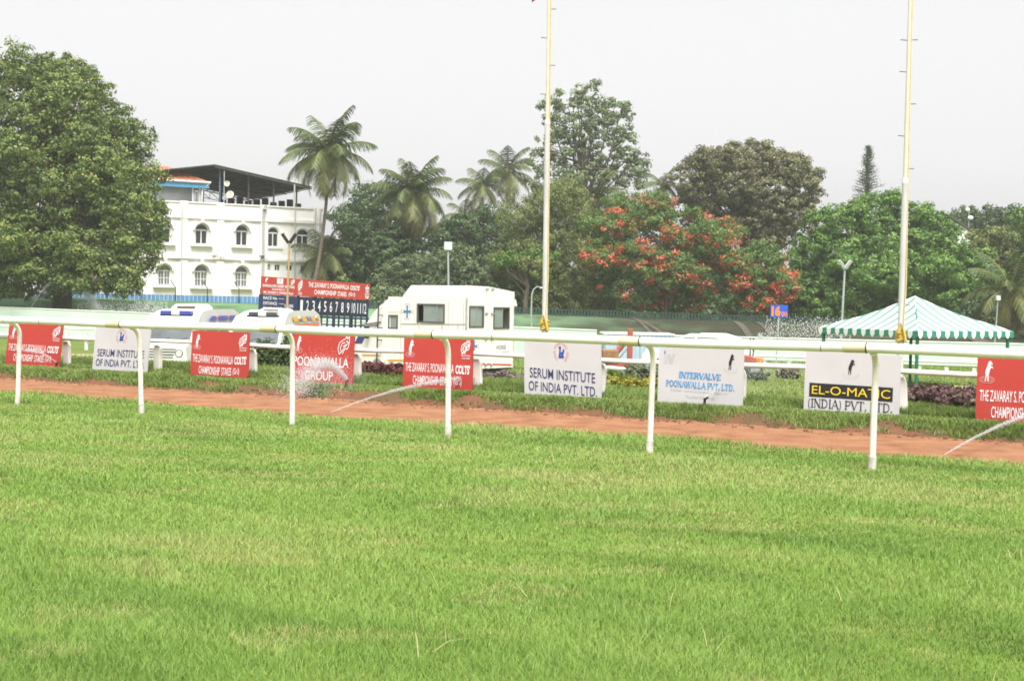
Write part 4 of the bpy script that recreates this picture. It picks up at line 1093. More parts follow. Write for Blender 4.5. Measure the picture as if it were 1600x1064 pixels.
for k in range(12):
    u = uL + .24 + wn * k
    pn = slab('number_plate', u, u + wn * .74, -.76, -.06, m_dk, sb, .02, .04)
    s_ = Sheet(A + Xs * u + Ys * -.76 + ns * .02, Xs, Ys, wn * .74, .70)
    s_.text(str(k + 1), ((.22, .16, .8, .86) if k < 9 else (.08, .16, .94, .86)), m_ltw, pn, .012, .005)
    slab('slot_bar', u + wn * .76, u + wn * .96, -1.45, -.03, m_nv, sb, .03, .05)
slab('cross_beam', uL, Ls, -.92, -.84, m_nv, sb, .045, .05); slab('cross_beam', uL, Ls, -1.25, -1.19, m_nv, sb, .045, .05)
for f in (.02, .2, .34, .5, .67, .84, .99):
    q = A + Xs * Ls * f - ns * .1
    MB().box((q.x, q.y, (q.z + gb) / 2 + .1), (.11, .11, q.z - gb + .3)).build('post', m_nv, sb)

# ================================================================== FLAGPOLES
m_pole = mat('weathered_pole', (0.62, 0.62, 0.62), 0.55, (0.48, 0.47, 0.45), 1.5, stretch=(1, 1, .4))
m_pole2 = mat('yellowed_pole', (0.66, 0.63, 0.54), 0.5, (0.60, 0.55, 0.43), 2.0)
m_rope = mat('pale_yellow_rope', (0.66, 0.54, 0.27), 0.8, (0.56, 0.44, 0.20), 8.0)
m_bund = mat('golden_rope', (0.66, 0.44, 0.10), 0.8, (0.50, 0.33, 0.08), 8.0)
m_brass = mat('brown_peg', (0.22, 0.17, 0.11), 0.6)
def flagpole(pb, ptop, D, label, joint, pegs, bundle_y):
    q = at(*pb, D); g = gz(q.x, q.y); top_ = at(*ptop, D)
    ax = (top_ - q).normalized(); base = q + ax * ((g - q.z) / ax.z)
    H = (top_ - base).length + 2.2
    r_ = thing('flagpole', label, 'flagpole', base, 'flagpoles on the infield')
    pt = lambda h: base + ax * h
    hz = lambda px, py: ((at(px, py, D) - base).dot(ax))
    hj = hz(pb[0], joint)
    MB().tube([pt(-.1), pt(hj * .5), pt(hj)], [.088, .082, .074], 14).build('lower_pole', m_pole, r_, smooth=True)
    MB().tube([pt(hj - .03), pt(hj + .10)], .079, 14).build('collar', m_whitec, r_, smooth=True)
    MB().tube([pt(hj), pt(H * .7), pt(H)], [.055, .048, .040], 12).build('upper_pole', m_pole2, r_, smooth=True)
    MB().ball(pt(H + .05), .09).build('finial', m_pole, r_, smooth=True)
    hb = hz(pb[0], bundle_y)
    side = Vector((1, -.3, 0)).normalized()
    MB().tube([pt(hb) + side * .02 + Vector((0, -.13, 0)), pt(hb + 1.3) + side * .085 + Vector((0, -.05, 0)), pt(hj) + side * .075, pt(H - .1) + side * .05], .017, 6).build('halyard', m_rope, r_)
    b = MB()
    for k in range(9):
        a = k * .7; z0 = hb - .12 + .028 * k
        rr = .100 + .02 * random.random()
        b.tube([pt(z0 + .03 * math.sin(3 * t_ + k)) + Vector((math.cos(t_ + a), math.sin(t_ + a), 0)) * rr for t_ in np.linspace(0, 6.3, 14)], .03, 6)
    b.tube([pt(hb + .05) + Vector((-.10, -.14, 0)), pt(hb + .30) + Vector((-.05, -.15, 0)), pt(hb + .12) + Vector((.02, -.16, 0)), pt(hb - .15) + Vector((.08, -.15, 0))], .04, 6)
    b.build('rope_bundle', m_bund, r_, smooth=True)
    for py, sg in pegs:
        h = hz(pb[0], py)
        MB().tube([pt(h), pt(h) + Vector((sg * .22, -.02, .01))], .014, 6).build('step_peg', m_brass, r_)
    return pt, H, hz
pt, H, hz = flagpole((851, 520), (857.5, 0), 38, 'left tall flagpole with yellow rope and a red flag near its top', 193, [(15, 1), (60, -1), (103, 1), (148, -1), (193, 1), (240, 1), (280, 1), (368, 1), (455, 1)], 508)
fl = [pt(hz(855, -6)) + Vector((-.06, 0, 0))]
hf = hz(855, -6)
b = MB(); nx, nz = 10, 12
for i in range(nx + 1):
    for j in range(nz + 1):
        u, v_ = i / nx, j / nz
        b.v.append(pt(hf + 1.25 * v_ + .0) + Vector((-.07 - .33 * u - .1 * (1 - v_) * u, .10 * math.sin(7 * u + 2 * v_), -.0 - .22 * (1 - u) * (1 - v_) * 0 + .16 * u * (v_ - 1) * -1 - .35 * u)))
for i in range(nx):
    for j in range(nz): k = i * (nz + 1) + j; b.f.append((k, k + 1, k + nz + 2, k + nz + 1))
o = b.build('flag', mat('red_flag_cloth', (.62, .07, .06), .8), None, pt(hf), smooth=True)
md = o.modifiers.new('thick', 'SOLIDIFY'); md.thickness = .006
props(o, 'red flag hanging limp high on the left flagpole', 'flag')
flagpole((1407, 540), (1422, 0), 33, 'right tall flagpole with yellow rope in front of the striped canopy', 285, [(63, 1), (63.5, -1), (113, -1), (163, 1), (213, -1), (264, 1), (367, 1), (477, 1)], 524)

# ================================================================== STRIPED CANOPIES
m_cv = mat('white_canvas', (0.78, 0.79, 0.76), 0.8, (0.72, 0.74, 0.71), 1.0, spec=.1)
m_cg = mat('faded_green_canvas', (0.175, 0.285, 0.25), 0.8, (0.215, 0.32, 0.285), 1.0, spec=.1)
m_cd = mat('green_canvas', (0.03, 0.22, 0.15), 0.8, (0.05, 0.26, 0.18), 2.0, spec=.1)
m_leg = mat('green_pipe', (0.02, 0.17, 0.11), 0.5)
def canopy(c, rad, rot, z_e, z_a, ns_, label, drop=.24):
    r_ = thing('canopy_tent', label, 'canopy', (c[0], c[1], gz(*c)), 'striped canopy tents')
    cor = [Vector((c[0] + rad * math.cos(rot + k * math.pi / 2), c[1] + rad * math.sin(rot + k * math.pi / 2), z_e)) for k in range(4)]
    ap = Vector((c[0], c[1], z_a))
    wb, gb_, vb, vg = MB(), MB(), MB(), MB()
    for k in range(4):
        a, d = cor[k], cor[(k + 1) % 4]; mid = (a + d) / 2
        def pt_(u, h):                                # u along the eave, h 0..1 up the slope, slight sag
            hh = 1 - abs(2 * u - 1)
            q = a.lerp(d, u) + (ap - mid) * h
            q.z -= .10 * math.sin(math.pi * h) * (1 if hh > 0 else 0) * min(1, hh * 2)
            return q
        n2 = ns_ * 2
        for i in range(n2):
            u0, u1 = i / n2, (i + 1) / n2
            us = [u0, u1] if not (u0 < .5 < u1) else [u0, .5, u1]
            B = wb if i % 2 == 0 else gb_
            for p, q in zip(us[:-1], us[1:]):
                h0, h1 = 1 - abs(2 * p - 1), 1 - abs(2 * q - 1); m = 6
                for s_ in range(m):
                    B.add([pt_(p, h0 * s_ / m), pt_(q, h1 * s_ / m), pt_(q, h1 * (s_ + 1) / m), pt_(p, h0 * (s_ + 1) / m)], [(0, 1, 2, 3)])
            V = vb if i % 2 == 0 else vg
            o_ = (mid - Vector((c[0], c[1], z_e))).normalized() * .02
            P0, P1 = a.lerp(d, u0) + o_, a.lerp(d, u1) + o_
            if i % 2 == 0:
                arc = [(f, -drop * (.55 + .45 * math.sin(math.pi * f))) for f in np.linspace(0, 1, 9)]
            else: arc = [(0, -drop * .85), (1, -drop * .85)]
            poly = [P0, *[P0.lerp(P1, f) + Z * dz for f, dz in arc], P1]
            V.add(poly, [tuple(range(len(poly)))])
    for A_, B, nm, m1, m2 in ((wb, gb_, 'canopy_sheet', m_cv, m_cg), (vb, vg, 'valance', m_cv, m_cd)):
        n1 = len(A_.f); A_.add(B.v, B.f)
        o = A_.build(nm, m1, r_); o.data.materials.append(m2)
        for p_ in o.data.polygons: p_.material_index = 0 if p_.index < n1 else 1
        bm = bmesh.new(); bm.from_mesh(o.data); bmesh.ops.remove_doubles(bm, verts=bm.verts, dist=1e-4); bm.to_mesh(o.data); bm.free()
        md = o.modifiers.new('thick', 'SOLIDIFY'); md.thickness = .008
    fr_ = MB()
    for k in range(4):
        a, d = cor[k].lerp(ap, .02) - Z * .08, cor[(k + 1) % 4].lerp(ap, .02) - Z * .08
        fr_.tube([a, d], .025, 8); fr_.tube([a, ap - Z * .12], .025, 8)
    fr_.build('frame', m_leg, r_)
    for k in range(4):
        q = cor[k].lerp(Vector((c[0], c[1], z_e)), .055); g = gz(q.x, q.y)
        MB().tube([(q.x, q.y, g - .1), (q.x, q.y, z_e - .06)], .055, 10).build('leg', m_leg, r_, smooth=True)
    return r_
ca = at(1430, 462, 43.4)
canopy((ca.x, ca.y), 3.15, math.atan2(-3.36, -.93), .80, ca.z, 11, 'large green and white striped canopy tent behind the right flagpole')
cb = at(364, 486, 52)
canopy((cb.x, cb.y), 1.6, math.atan2(-1, .35), .35, cb.z, 9, 'small striped canopy tent just showing behind the blue lighted ambulance van', .16)

# ================================================================== LAMPS AND SIGNS
m_steel = mat('grey_green_steel', (0.36, 0.42, 0.40), 0.5, (0.30, 0.35, 0.34), 2.0)
m_lampg = mat('lamp_glass', (0.62, 0.60, 0.52), 0.25)
def lamp_post(pb, pt_, D, label, head, m=None, r=.055, hs_=1.0):
    top_ = at(*pt_, D); q = at(*pb, D); base = Vector((q.x, q.y, gz(q.x, q.y)))
    r_ = thing('lamp_post', label, 'lamp post', base, 'floodlight posts around the infield')
    MB().tube([base - Z * .1, base.lerp(top_, .5), top_], [r * 1.15, r, r * .85], 10).build('pole', m or m_steel, r_, smooth=True)
    if head == 'box':
        h_ = MB(); h_.box(top_ + Z * .22 * hs_, (.40 * hs_, .16, .42 * hs_), (Vector((1, .2, 0)).normalized(), Vector((-.2, 1, -.25)).normalized(), Vector((0, .25, 1)).normalized())); ho = h_.build('floodlight', m_steel, r_, bevel=.02)
        MB().box(top_ + Z * .20 * hs_ - Vector((0, .095, 0)), (.32 * hs_, .02, .32 * hs_), (Vector((1, .2, 0)).normalized(), Vector((-.2, 1, -.25)).normalized(), Vector((0, .25, 1)).normalized())).build('lamp_glass', m_lampg, ho)
    elif head == 'twin':
        for sg in (-1, 1):
            ax_ = Vector((sg * .55, -.1, .8)).normalized(); y_ = Vector((0, 1, .12)).normalized()
            c = top_ + ax_ * .27
            h_ = MB(); h_.box(c, (.14, .18, .48), (ax_.cross(y_) * -1, y_, ax_)); ho = h_.build('floodlight', m_blk if m else m_steel, r_, bevel=.02)
            MB().box(c + ax_.cross(y_) * .075 * sg, (.012, .14, .38), (ax_.cross(y_) * -1, y_, ax_)).build('lamp_glass', m_lampg, ho)
    return r_, top_
lamp_post((702, 570), (700, 392), 62, 'grey floodlight post rising behind the roof of the horse ambulance', 'box')
lamp_post((446, 560), (452, 381), 54, 'wooden coloured post with two black floodlights in front of the scoreboard', 'twin', mat('wooden_pole', (.42, .31, .17), .7), .05)
lamp_post((1312, 560), (1320, 421), 60, 'tall grey green post with two floodlights left of the large canopy', 'twin')
lamp_post((1553, 540), (1559, 470), 66, 'short post with a floodlight beside the right hand palm', 'box', None, .035, .62)
q = at(832, 512, 72); base = Vector((q.x, q.y, gz(q.x, q.y)))
r_ = thing('hooked_lamp', 'thin grey lamp post with a hooked top left of the left flagpole', 'lamp post', base)
tp = [base - Z * .1, at(830, 490, 72), at(831, 460, 72), at(834, 452, 72), at(839, 448, 72), at(845, 449, 72)]
MB().tube(tp, [.05, .045, .04, .035, .03, .03], 8).build('pole', m_steel, r_, smooth=True)
MB().box(tp[-1] + Vector((.12, 0, -.03)), (.34, .16, .10)).build('lamp_head', m_lampg, r_, bevel=.02)
# distance sign
c = at(1217.5, 486, 58); g = gz(c.x, c.y)
r_ = thing('distance_sign', 'blue distance sign with orange figures 1600 on a thin post', 'sign', (c.x, c.y, g))
MB().tube([(c.x - .08, c.y + .03, g - .1), (c.x, c.y + .03, c.z)], .03, 8).build('post', m_steel, r_, smooth=True)
m_sgn = mat('sign_blue', (.03, .10, .52), .5); m_org = mat('sign_orange', (.80, .24, .06), .5)
Oz = c - Vector((.39, 0, .275))
MB().prism([(0, 0), (.78, 0), (.78, .55), (0, .55)], Oz, Vector((1, 0, 0)), Z, .02).build('panel', m_sgn, r_)
sh = Sheet(Oz, Vector((1, 0, 0)), Z, .78, .55)
sh.text('16', (.05, .08, .58, .92), m_org, r_, .06, .006); sh.text('00', (.63, .08, .95, .46), m_org, r_, .02, .006)

# ================================================================== MACHINES AND CAR PARTLY BEHIND THE BOARDS
m_mred = mat('faded_red_paint', (0.42, 0.08, 0.06), 0.55, (0.32, 0.10, 0.07), 3.0)
m_cont = mat('pale_blue_sheet', (0.42, 0.54, 0.64), 0.5, (0.36, 0.47, 0.56), 1.0)
m_orng = mat('orange_paint', (0.60, 0.22, 0.03), 0.5)
A, B_ = at(944, 560, 53), at(1052, 560, 53); A.z = B_.z = gz(A.x, A.y)
r_ = thing('storage_container', 'pale blue corrugated storage cabin behind the red hoist', 'container', (A + B_) / 2)
L = B_.x - A.x; b = MB()
b.box((A + B_) / 2 + Vector((0, 1.2, .70)), (L, 2.4, 1.3)); b.build('body', m_cont, r_)
b = MB()
for k in range(16): b.box(A + Vector((L * (k + .5) / 16, -.01, .70)), (L / 40, .05, 1.26))
b.build('ribs', m_cont, r_)
b = MB()
for k in range(6): b.box(A + Vector((L * (k + .0) / 6 + .06, -.035, .70)), (.03, .02, 1.28))
b.build('seams', m_steel, r_)
b = MB(); b.box((A + B_) / 2 + Vector((0, 1.2, 1.38)), (L + .1, 2.5, .06)); b.build('roof', m_whitec, r_)
c = at(984, 560, 49); c.z = gz(c.x, c.y)
r_ = thing('hoist_machine', 'faded red hoist with upright mast and slanted arm before the pale blue cabin', 'machine', c)
MB().box(c + Z * .86, (.20, .20, 1.66)).build('mast', m_mred, r_, bevel=.02)
MB().tube([c + Vector((-.75, 0, .45)), c + Vector((-.05, 0, 1.35))], .10, 8).build('arm', m_mred, r_)
MB().tube([c + Vector((-.45, -.05, .50)), c + Vector((-.02, -.05, 1.05))], .03, 8).build('ram', m_rim, r_)
MB().box(c + Vector((-.75, .1, .62)), (.62, .7, .5)).build('engine_box', mat('rusty_brown', (.25, .10, .06), .7, (.30, .20, .08), 4), r_, bevel=.04)
MB().box(c + Vector((-.4, .1, .32)), (1.9, .6, .14)).build('chassis', m_mred, r_)
for dx in (-1.1, .3): wheel(c + Vector((dx, -.25, .26)), .26, .16, Vector((0, 1, 0)), r_)
c = at(1172, 560, 47); c.z = gz(c.x, c.y)
r_ = thing('tractor', 'small red and orange tractor with a black exhaust beside the pale lettered board', 'tractor', c)
b = MB(); b.prism([(-.1, .45), (.42, .45), (.42, .62), (.30, .80), (-.1, .86)], c + Vector((-.22, -.28, .0)), Vector((1, 0, 0)), Z, .56); b.build('bonnet', m_mred, r_, bevel=.05)
b = MB(); b.box(c + Vector((.30, 0, .58)), (.30, .62, .34)); b.build('front_weight', m_orng, r_, bevel=.03)
b = MB(); b.box(c + Vector((-.85, 0, .62)), (1.1, .5, .45)); b.build('gearbox', m_mred, r_, bevel=.04)
b = MB(); b.prism([(-.3, 0), (.1, 0), (.16, .12), (-.22, .14), (-.26, .5), (-.34, .5)], c + Vector((-.95, -.22, .9)), Vector((1, 0, 0)), Z, .44); b.build('seat', m_blk, r_, bevel=.02)
for dx in (-.02, .09): MB().tube([c + Vector((dx, -.1, .8)), c + Vector((dx, -.1, 1.45))], .028, 8).build('exhaust', m_blk, r_)
for dy in (-.5, .5):
    wheel(c + Vector((-.95, dy, .55)), .55, .3, Vector((0, 1, 0)), r_); wheel(c + Vector((.10, dy * .9, .30)), .30, .18, Vector((0, 1, 0)), r_)
MB().tube([c + Vector((-.55, 0, .85)), c + Vector((-.66, 0, 1.12))], .02, 6).build('steering_column', m_blk, r_)
# white car, only its roof shows above the rail
q = at(1091, 560, 50)
r_ = thing('parked_car', 'white parked car with only its roof showing over the running rail', 'car', (q.x, q.y, gz(q.x, q.y)), rotz=R(-28), local=True)
prof = [(-1.95, .35), (-1.98, .62), (-1.85, .80), (-1.0, .92), (-.40, 1.40), (-.1, 1.49), (.9, 1.50), (1.45, 1.36), (1.85, .95), (1.95, .80), (1.95, .35)]
b = MB()
hw = lambda z: .82 if z < .95 else .82 - .18 * (z - .95) / .55
Lp = [Vector((x, -hw(z), z)) for x, z in prof]; Rp = [Vector((x, hw(z), z)) for x, z in prof]; n = len(prof)
b.add(Lp + Rp, [tuple(range(n)), tuple(reversed(range(n, 2 * n)))] + [(i, n + i, n + (i + 1) % n, (i + 1) % n)[::-1] for i in range(n)]); b.build('body', m_van, r_, bevel=.05, smooth=True)
for sg in (-1, 1):
    for poly in ([(-.80, .97), (.10, .97), (.10, 1.38), (-.34, 1.38)], [(.18, .97), (1.45, .97), (1.25, 1.32), (.9, 1.39), (.18, 1.39)]):
        b = MB(); v_ = [Vector((x, sg * (hw(z) + .008), z)) for x, z in poly]; b.add(v_, [tuple(range(len(v_)))[::sg * -1]]); b.build('side_window', m_glass, r_)
    for x in (-1.2, 1.25): wheel(Vector((x, sg * .72, .31)), .31, .2, Vector((0, 1, 0)), r_)
for (x0, z0, x1, z1) in ((-.94, .96, -.46, 1.36), (1.52, 1.32, 1.80, 1.0)):
    d = Vector((x1 - x0, 0, z1 - z0)).normalized(); nn = Vector((-d.z, 0, d.x)) if x0 < 0 else Vector((-d.z, 0, d.x))
    b = MB(); b.add([Vector((x0, -.70, z0)) + nn * .012, Vector((x0, .70, z0)) + nn * .012, Vector((x1, .62, z1)) + nn * .012, Vector((x1, -.62, z1)) + nn * .012], [(0, 1, 2, 3)]); b.build('windscreen', m_glass, r_)

# ================================================================== WHITE BUILDING
m_wall = mat('white_stucco', (0.88, 0.855, 0.845), 0.9, (0.70, 0.67, 0.62), 1.1, lo=.5, hi=.85, bump=.1, bscale=3, spec=.1, stretch=(1, 1, .12))
m_trim = mat('white_trim', (0.80, 0.775, 0.74), 0.9, (0.64, 0.60, 0.52), 0.8, lo=.5, hi=.85, spec=.1)
m_wd = mat('dark_window', (0.035, 0.04, 0.042), 0.12, spec=.5)
m_wg = mat('grey_window', (0.20, 0.22, 0.21), 0.2, (0.13, 0.14, 0.13), 1.5, spec=.5)
m_wf = mat('white_frame', (0.75, 0.75, 0.73), 0.5)
m_tile = mat('clay_tiles', (0.50, 0.17, 0.09), 0.8, (0.40, 0.13, 0.07), 2.0, bump=.4, bscale=10)
m_roofm = mat('dark_sheet_roof', (0.055, 0.05, 0.05), 0.7, (0.075, 0.065, 0.06), 1.2)
m_bluep = mat('blue_fascia', (0.10, 0.33, 0.56), 0.5)
m_pipe = mat('drain_pipe', (0.55, 0.54, 0.50), 0.6)
kk = .54; Z0 = 111.0
Yat = lambda px: Z0 / (1 - kk * (px - 800) / FPX)
BR = at(503, 440, Yat(503)); BR.z = 0
XB = Vector((1, kk, 0)).normalized(); NBk = Vector((-XB.y, XB.x, 0))       # NBk points away from the camera
bl = thing('clubhouse_building', 'white two storey building with arched windows and a dark shed roof on top', 'building', (BR.x - 8, BR.y - 4, 1.0))
UB = lambda px: on(BR, XB, px, 5.0)
def ZB(px, py):
    q = BR + XB * UB(px); d = ray(px, py); return EYE.z + d.z / d.dot(fw) * ((q - EYE).dot(fw))
zpar, zc1, zc2, zg = ZB(380, 321.5), ZB(380, 343), ZB(380, 405), .6
LEN = -UB(25)
at_b = lambda u, z_, off=0.0: BR + XB * u + Z * z_ - NBk * off
def bslab(name, u0, u1, z0, z1, m, parent=bl, off=0.0, th=.3, bevel=0):
    return MB().prism([(u0, z0), (u1, z0), (u1, z1), (u0, z1)], at_b(0, 0, off), XB, Z, th).build(name, m, parent, bevel=bevel)
# windows: (px, top, sill, half width px, dark?, hood?)
WN = [(314.5, 351, 382, 9.5, 1, 1), (377.5, 353, 384.5, 9.2, 1, 1), (426.5, 356.5, 386, 8.2, 1, 0), (472.5, 359, 388, 9.3, 1, 0),
      (257, 414, 446, 9.5, 0, 1), (314.5, 415, 448, 10, 0, 1), (377.5, 417, 449, 9.5, 0, 1), (205, 412, 444, 9.5, 0, 1), (150, 410, 442, 9.5, 0, 1), (257, 348, 380, 9.5, 1, 1), (205, 345, 377, 9.5, 1, 1)]
VN = [(420, 413.5, 422, 2.6), (433.5, 414, 422.5, 4), (452.5, 415, 422.5, 4.5), (477, 415.5, 423, 7)]
holes = []; wins = []
for px, yt, ys_, hwp, dk_, hd in WN:
    u0, u1 = UB(px - hwp), UB(px + hwp); z1, z0 = ZB(px, yt), ZB(px, ys_)
    wins.append((u0, u1, z0, z1, dk_, hd)); holes.append((u0 + LEN, z0 - zg, u1 + LEN, z1 - zg))
for px, yt, ys_, hwp in VN:
    u0, u1 = UB(px - hwp), UB(px + hwp); holes.append((u0 + LEN, ZB(px, ys_) - zg, u1 + LEN, ZB(px, yt) - zg))
b = MB(); b.panel(at_b(-LEN, zg), XB, Z, LEN, zpar - zg, holes, .28)
wl = b.build('wall', m_wall, bl)
DP = 17.5
b = MB(); b.prism([(0, zg), (DP, zg), (DP, zpar), (0, zpar)], BR + XB * -.28 + NBk * .281, NBk, Z, -.28); b.build('end_wall', m_wall, bl)
b = MB(); b.prism([(0, zg), (DP, zg), (DP, zpar), (0, zpar)], BR - XB * LEN + NBk * .281, NBk, Z, -.28); b.build('end_wall', m_wall, bl)
b = MB(); b.prism([(-LEN + .29, zg), (-.29, zg), (-.29, zpar - .02), (-LEN + .29, zpar - .02)], BR + NBk * (DP - .1), XB, Z, .2); b.build('back_wall', m_wall, bl)
b = MB(); b.prism([(-LEN + .29, .3), (-.29, .3), (-.29, DP - .35), (-LEN + .29, DP - .35)], BR + Z * (zpar - 1.0), XB, NBk, .2); b.build('terrace_slab', m_conc, bl)
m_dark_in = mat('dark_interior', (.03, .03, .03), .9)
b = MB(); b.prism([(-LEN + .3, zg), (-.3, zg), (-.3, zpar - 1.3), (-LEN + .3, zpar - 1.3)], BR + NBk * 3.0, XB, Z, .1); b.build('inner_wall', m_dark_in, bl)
for (u0, u1, z0, z1, dk_, hd) in wins:
    w_ = u1 - u0; h_ = z1 - z0; rad = w_ / 2; zs = z1 - rad
    # arch spandrels fill the top corners of the opening
    b = MB()
    for sg in (0, 1):
        cx = (u0 + u1) / 2
        arc = [(cx + (rad) * math.cos(a), zs + rad * math.sin(a)) for a in (np.linspace(math.pi, math.pi / 2, 8) if sg == 0 else np.linspace(0, math.pi / 2, 8))]
        crn = (u0, z1) if sg == 0 else (u1, z1)
        pl_ = [crn] + arc if sg else [crn] + arc
        b.prism(pl_ if sg else pl_[::-1], at_b(0, 0, -.012), XB, Z, .25)
    wo = b.build('window', m_wall, bl)
    pn = MB().prism([(u0, z0), (u1, z0), (u1, z1), (u0, z1)], at_b(0, 0, -.17), XB, Z, .03).build('pane', m_wd if dk_ else m_wg, wo)
    f = MB(); t_ = .07
    for (a, c_, d, e) in ((u0, z0, u0 + t_, zs), (u1 - t_, z0, u1, zs), (u0 + t_, z0, u1 - t_, z0 + t_), (u0 + t_, zs - .02, u1 - t_, zs + .08), ((u0 + u1) / 2 - .04, z0 + t_, (u0 + u1) / 2 + .04, zs - .02)):
        f.prism([(a, c_), (d, c_), (d, e), (a, e)], at_b(0, 0, -.11), XB, Z, .05)
    if not dk_:
        for a in (.25, .75): f.prism([(u0 + w_ * a - .02, z0 + t_), (u0 + w_ * a + .02, z0 + t_), (u0 + w_ * a + .02, zs - .02), (u0 + w_ * a - .02, zs - .02)], at_b(0, 0, -.115), XB, Z, .04)
        f.prism([(u0 + t_, (z0 + zs) / 2), (u1 - t_, (z0 + zs) / 2), (u1 - t_, (z0 + zs) / 2 + .05), (u0 + t_, (z0 + zs) / 2 + .05)], at_b(0, 0, -.117), XB, Z, .03)
    f.build('frame', m_wf, wo)
    cx = (u0 + u1) / 2
    r0, r1 = rad + .10, rad + .24 if hd else rad + .16
    sr = MB(); dp_ = .30 if hd else .06
    aa = np.linspace(0, math.pi, 17)
    for a, c_ in zip(aa[:-1], aa[1:]):
        q = [(cx + r0 * math.cos(a), zs + r0 * math.sin(a)), (cx + r1 * math.cos(a), zs + r1 * math.sin(a)), (cx + r1 * math.cos(c_), zs + r1 * math.sin(c_)), (cx + r0 * math.cos(c_), zs + r0 * math.sin(c_))]
        sr.prism(q, at_b(0, 0, dp_), XB, Z, dp_ + .01)
    if hd:
        for sg in (-1, 1): sr.prism([(cx + sg * r0, z0), (cx + sg * r1, z0), (cx + sg * r1, zs), (cx + sg * r0, zs)][::sg], at_b(0, 0, dp_ * .6), XB, Z, dp_ * .6 + .01)
        sr.prism([(cx - .10, z1 + .12), (cx + .10, z1 + .12), (cx + .13, z1 + .5), (cx - .13, z1 + .5)], at_b(0, 0, dp_ + .08), XB, Z, .2)
    sr.build('surround', m_trim, wo)
    MB().prism([(u0 - .38, z0 - .16), (u1 + .38, z0 - .16), (u1 + .34, z0 - .02), (u0 - .34, z0 - .02)], at_b(0, 0, .34 if hd else .10), XB, Z, .35).build('sill', m_trim, wo)
for px, yt, ys_, hwp in VN:
    u0, u1 = UB(px - hwp), UB(px + hwp); z0, z1 = ZB(px, ys_), ZB(px, yt)
    v_ = MB().prism([(u0, z0), (u1, z0), (u1, z1), (u0, z1)], at_b(0, 0, -.15), XB, Z, .03).build('vent_window', m_wd, bl)
    f = MB()
    for a in (0, .5, 1): f.prism([(u0 + (u1 - u0) * a - .03, z0), (u0 + (u1 - u0) * a + .03, z0), (u0 + (u1 - u0) * a + .03, z1), (u0 + (u1 - u0) * a - .03, z1)], at_b(0, 0, -.10), XB, Z, .04)
    f.build('frame', m_wf, v_)
bslab('parapet_cap', -LEN - .1, .12, zpar - .02, zpar + .08, m_trim, off=.08, th=.45)
bslab('cornice', -LEN - .05, .10, zc1 - .12, zc1 + .10, m_trim, off=.16, th=.165); bslab('cornice', -LEN - .05, .06, zc1 + .102, zc1 + .2, m_trim, off=.08, th=.083)
bslab('cornice', -LEN - .05, .10, zc2 - .10, zc2 + .10, m_trim, off=.20, th=.205); bslab('cornice', -LEN - .05, .06, zc2 - .24, zc2 - .102, m_trim, off=.09, th=.093)
for px in (287, 343.5, 412, 495, 232, 178):
    u = UB(px); bslab('pilaster', u - .28, u + .28, zg, zc2 - .245, m_wall, off=.13, th=.131); bslab('pilaster', u - .27, u + .27, zc2 + .105, zc1 - .125, m_wall, off=.12, th=.121)
    bslab('parapet_pier', u - .30, u + .30, zc1 + .205, zpar + .12, m_wall, off=.10, th=.101)
for px in (283, 408.5, 411, 459, 491, 498.5):
    u = UB(px); MB().tube([at_b(u, zg, .22), at_b(u, zpar - (.3 if px < 450 else -.05), .22)], .045, 8).build('drain_pipe', m_pipe, bl, smooth=True)
m_moss2 = mat('wall_moss', (.20, .16, .09), .95, (.13, .14, .06), 3)
for wx_, wy_, wr_, wn_ in ((408, 403, (.25, .2, .2), 90), (410, 326, (.18, .15, .3), 70), (340, 402, (.6, .2, .1), 100)): leaf_obj('wall_weed', [(tuple(at_b(UB(wx_), ZB(wx_, wy_), .2)), wr_)], wn_, .12, leaf_mat('weed_leaf', G_BROWN), bl, clump=.2, per=10)
b = MB(); q0 = ZB(409, 352); b.prism([(UB(407.5), q0), (UB(410.5), q0), (UB(409.6), q0 + 1.0), (UB(408), q0 + .9)], at_b(0, 0, .005), XB, Z, .006); b.build('rust_stain', mat('rust', (.22, .09, .05), .9, (.40, .30, .2), 2), bl)
# roof terrace: tiled penthouse, dark open shed
rz = lambda px, py, back: EYE.z + ray(px, py).z / ray(px, py).dot(fw) * ((BR + XB * on(BR + NBk * back, XB, px, 9) + NBk * back - EYE).dot(fw))
uu = lambda px, back: on(BR + NBk * back, XB, px, 9)
def backpt(px, py, back): return BR + NBk * back + XB * uu(px, back) + Z * rz(px, py, back)
bk = 1.0
uA, uB_ = -LEN + 1.0, uu(325, bk); z_e = rz(318, 287, bk); z_r = z_e + .95
ph = MB(); ph.prism([(uA, zpar - .9), (uB_ - .3, zpar - .9), (uB_ - .3, z_e - .4), (uA, z_e - .4)], BR + NBk * bk, XB, Z, 5.0); pho = ph.build('penthouse_wall', mat('penthouse_grey', (.10, .115, .125), .3, (.24, .25, .25), .35, spec=.4), bl)
for a, c_ in ((300, 311), (311, 326)):
    MB().prism([(uu(a, bk), zpar - .5), (uu(a, bk) + .12, zpar - .5), (uu(a, bk) + .12, z_e - .4), (uu(a, bk), z_e - .4)], BR + NBk * (bk - .03), XB, Z, .028).build('post', m_wf, pho)
MB().prism([(uu(304, bk), zpar - .5), (uu(310, bk), zpar - .5), (uu(310, bk), zpar + 1.05), (uu(304, bk), zpar + 1.05)], BR + NBk * (bk - .02), XB, Z, .018).build('door', m_wf, pho)
MB().prism([(uu(305, bk), zpar - .2), (uu(309, bk), zpar - .2), (uu(309, bk), zpar + .9), (uu(305, bk), zpar + .9)], BR + NBk * (bk - .03), XB, Z, .008).build('door_glass', m_wg, pho)
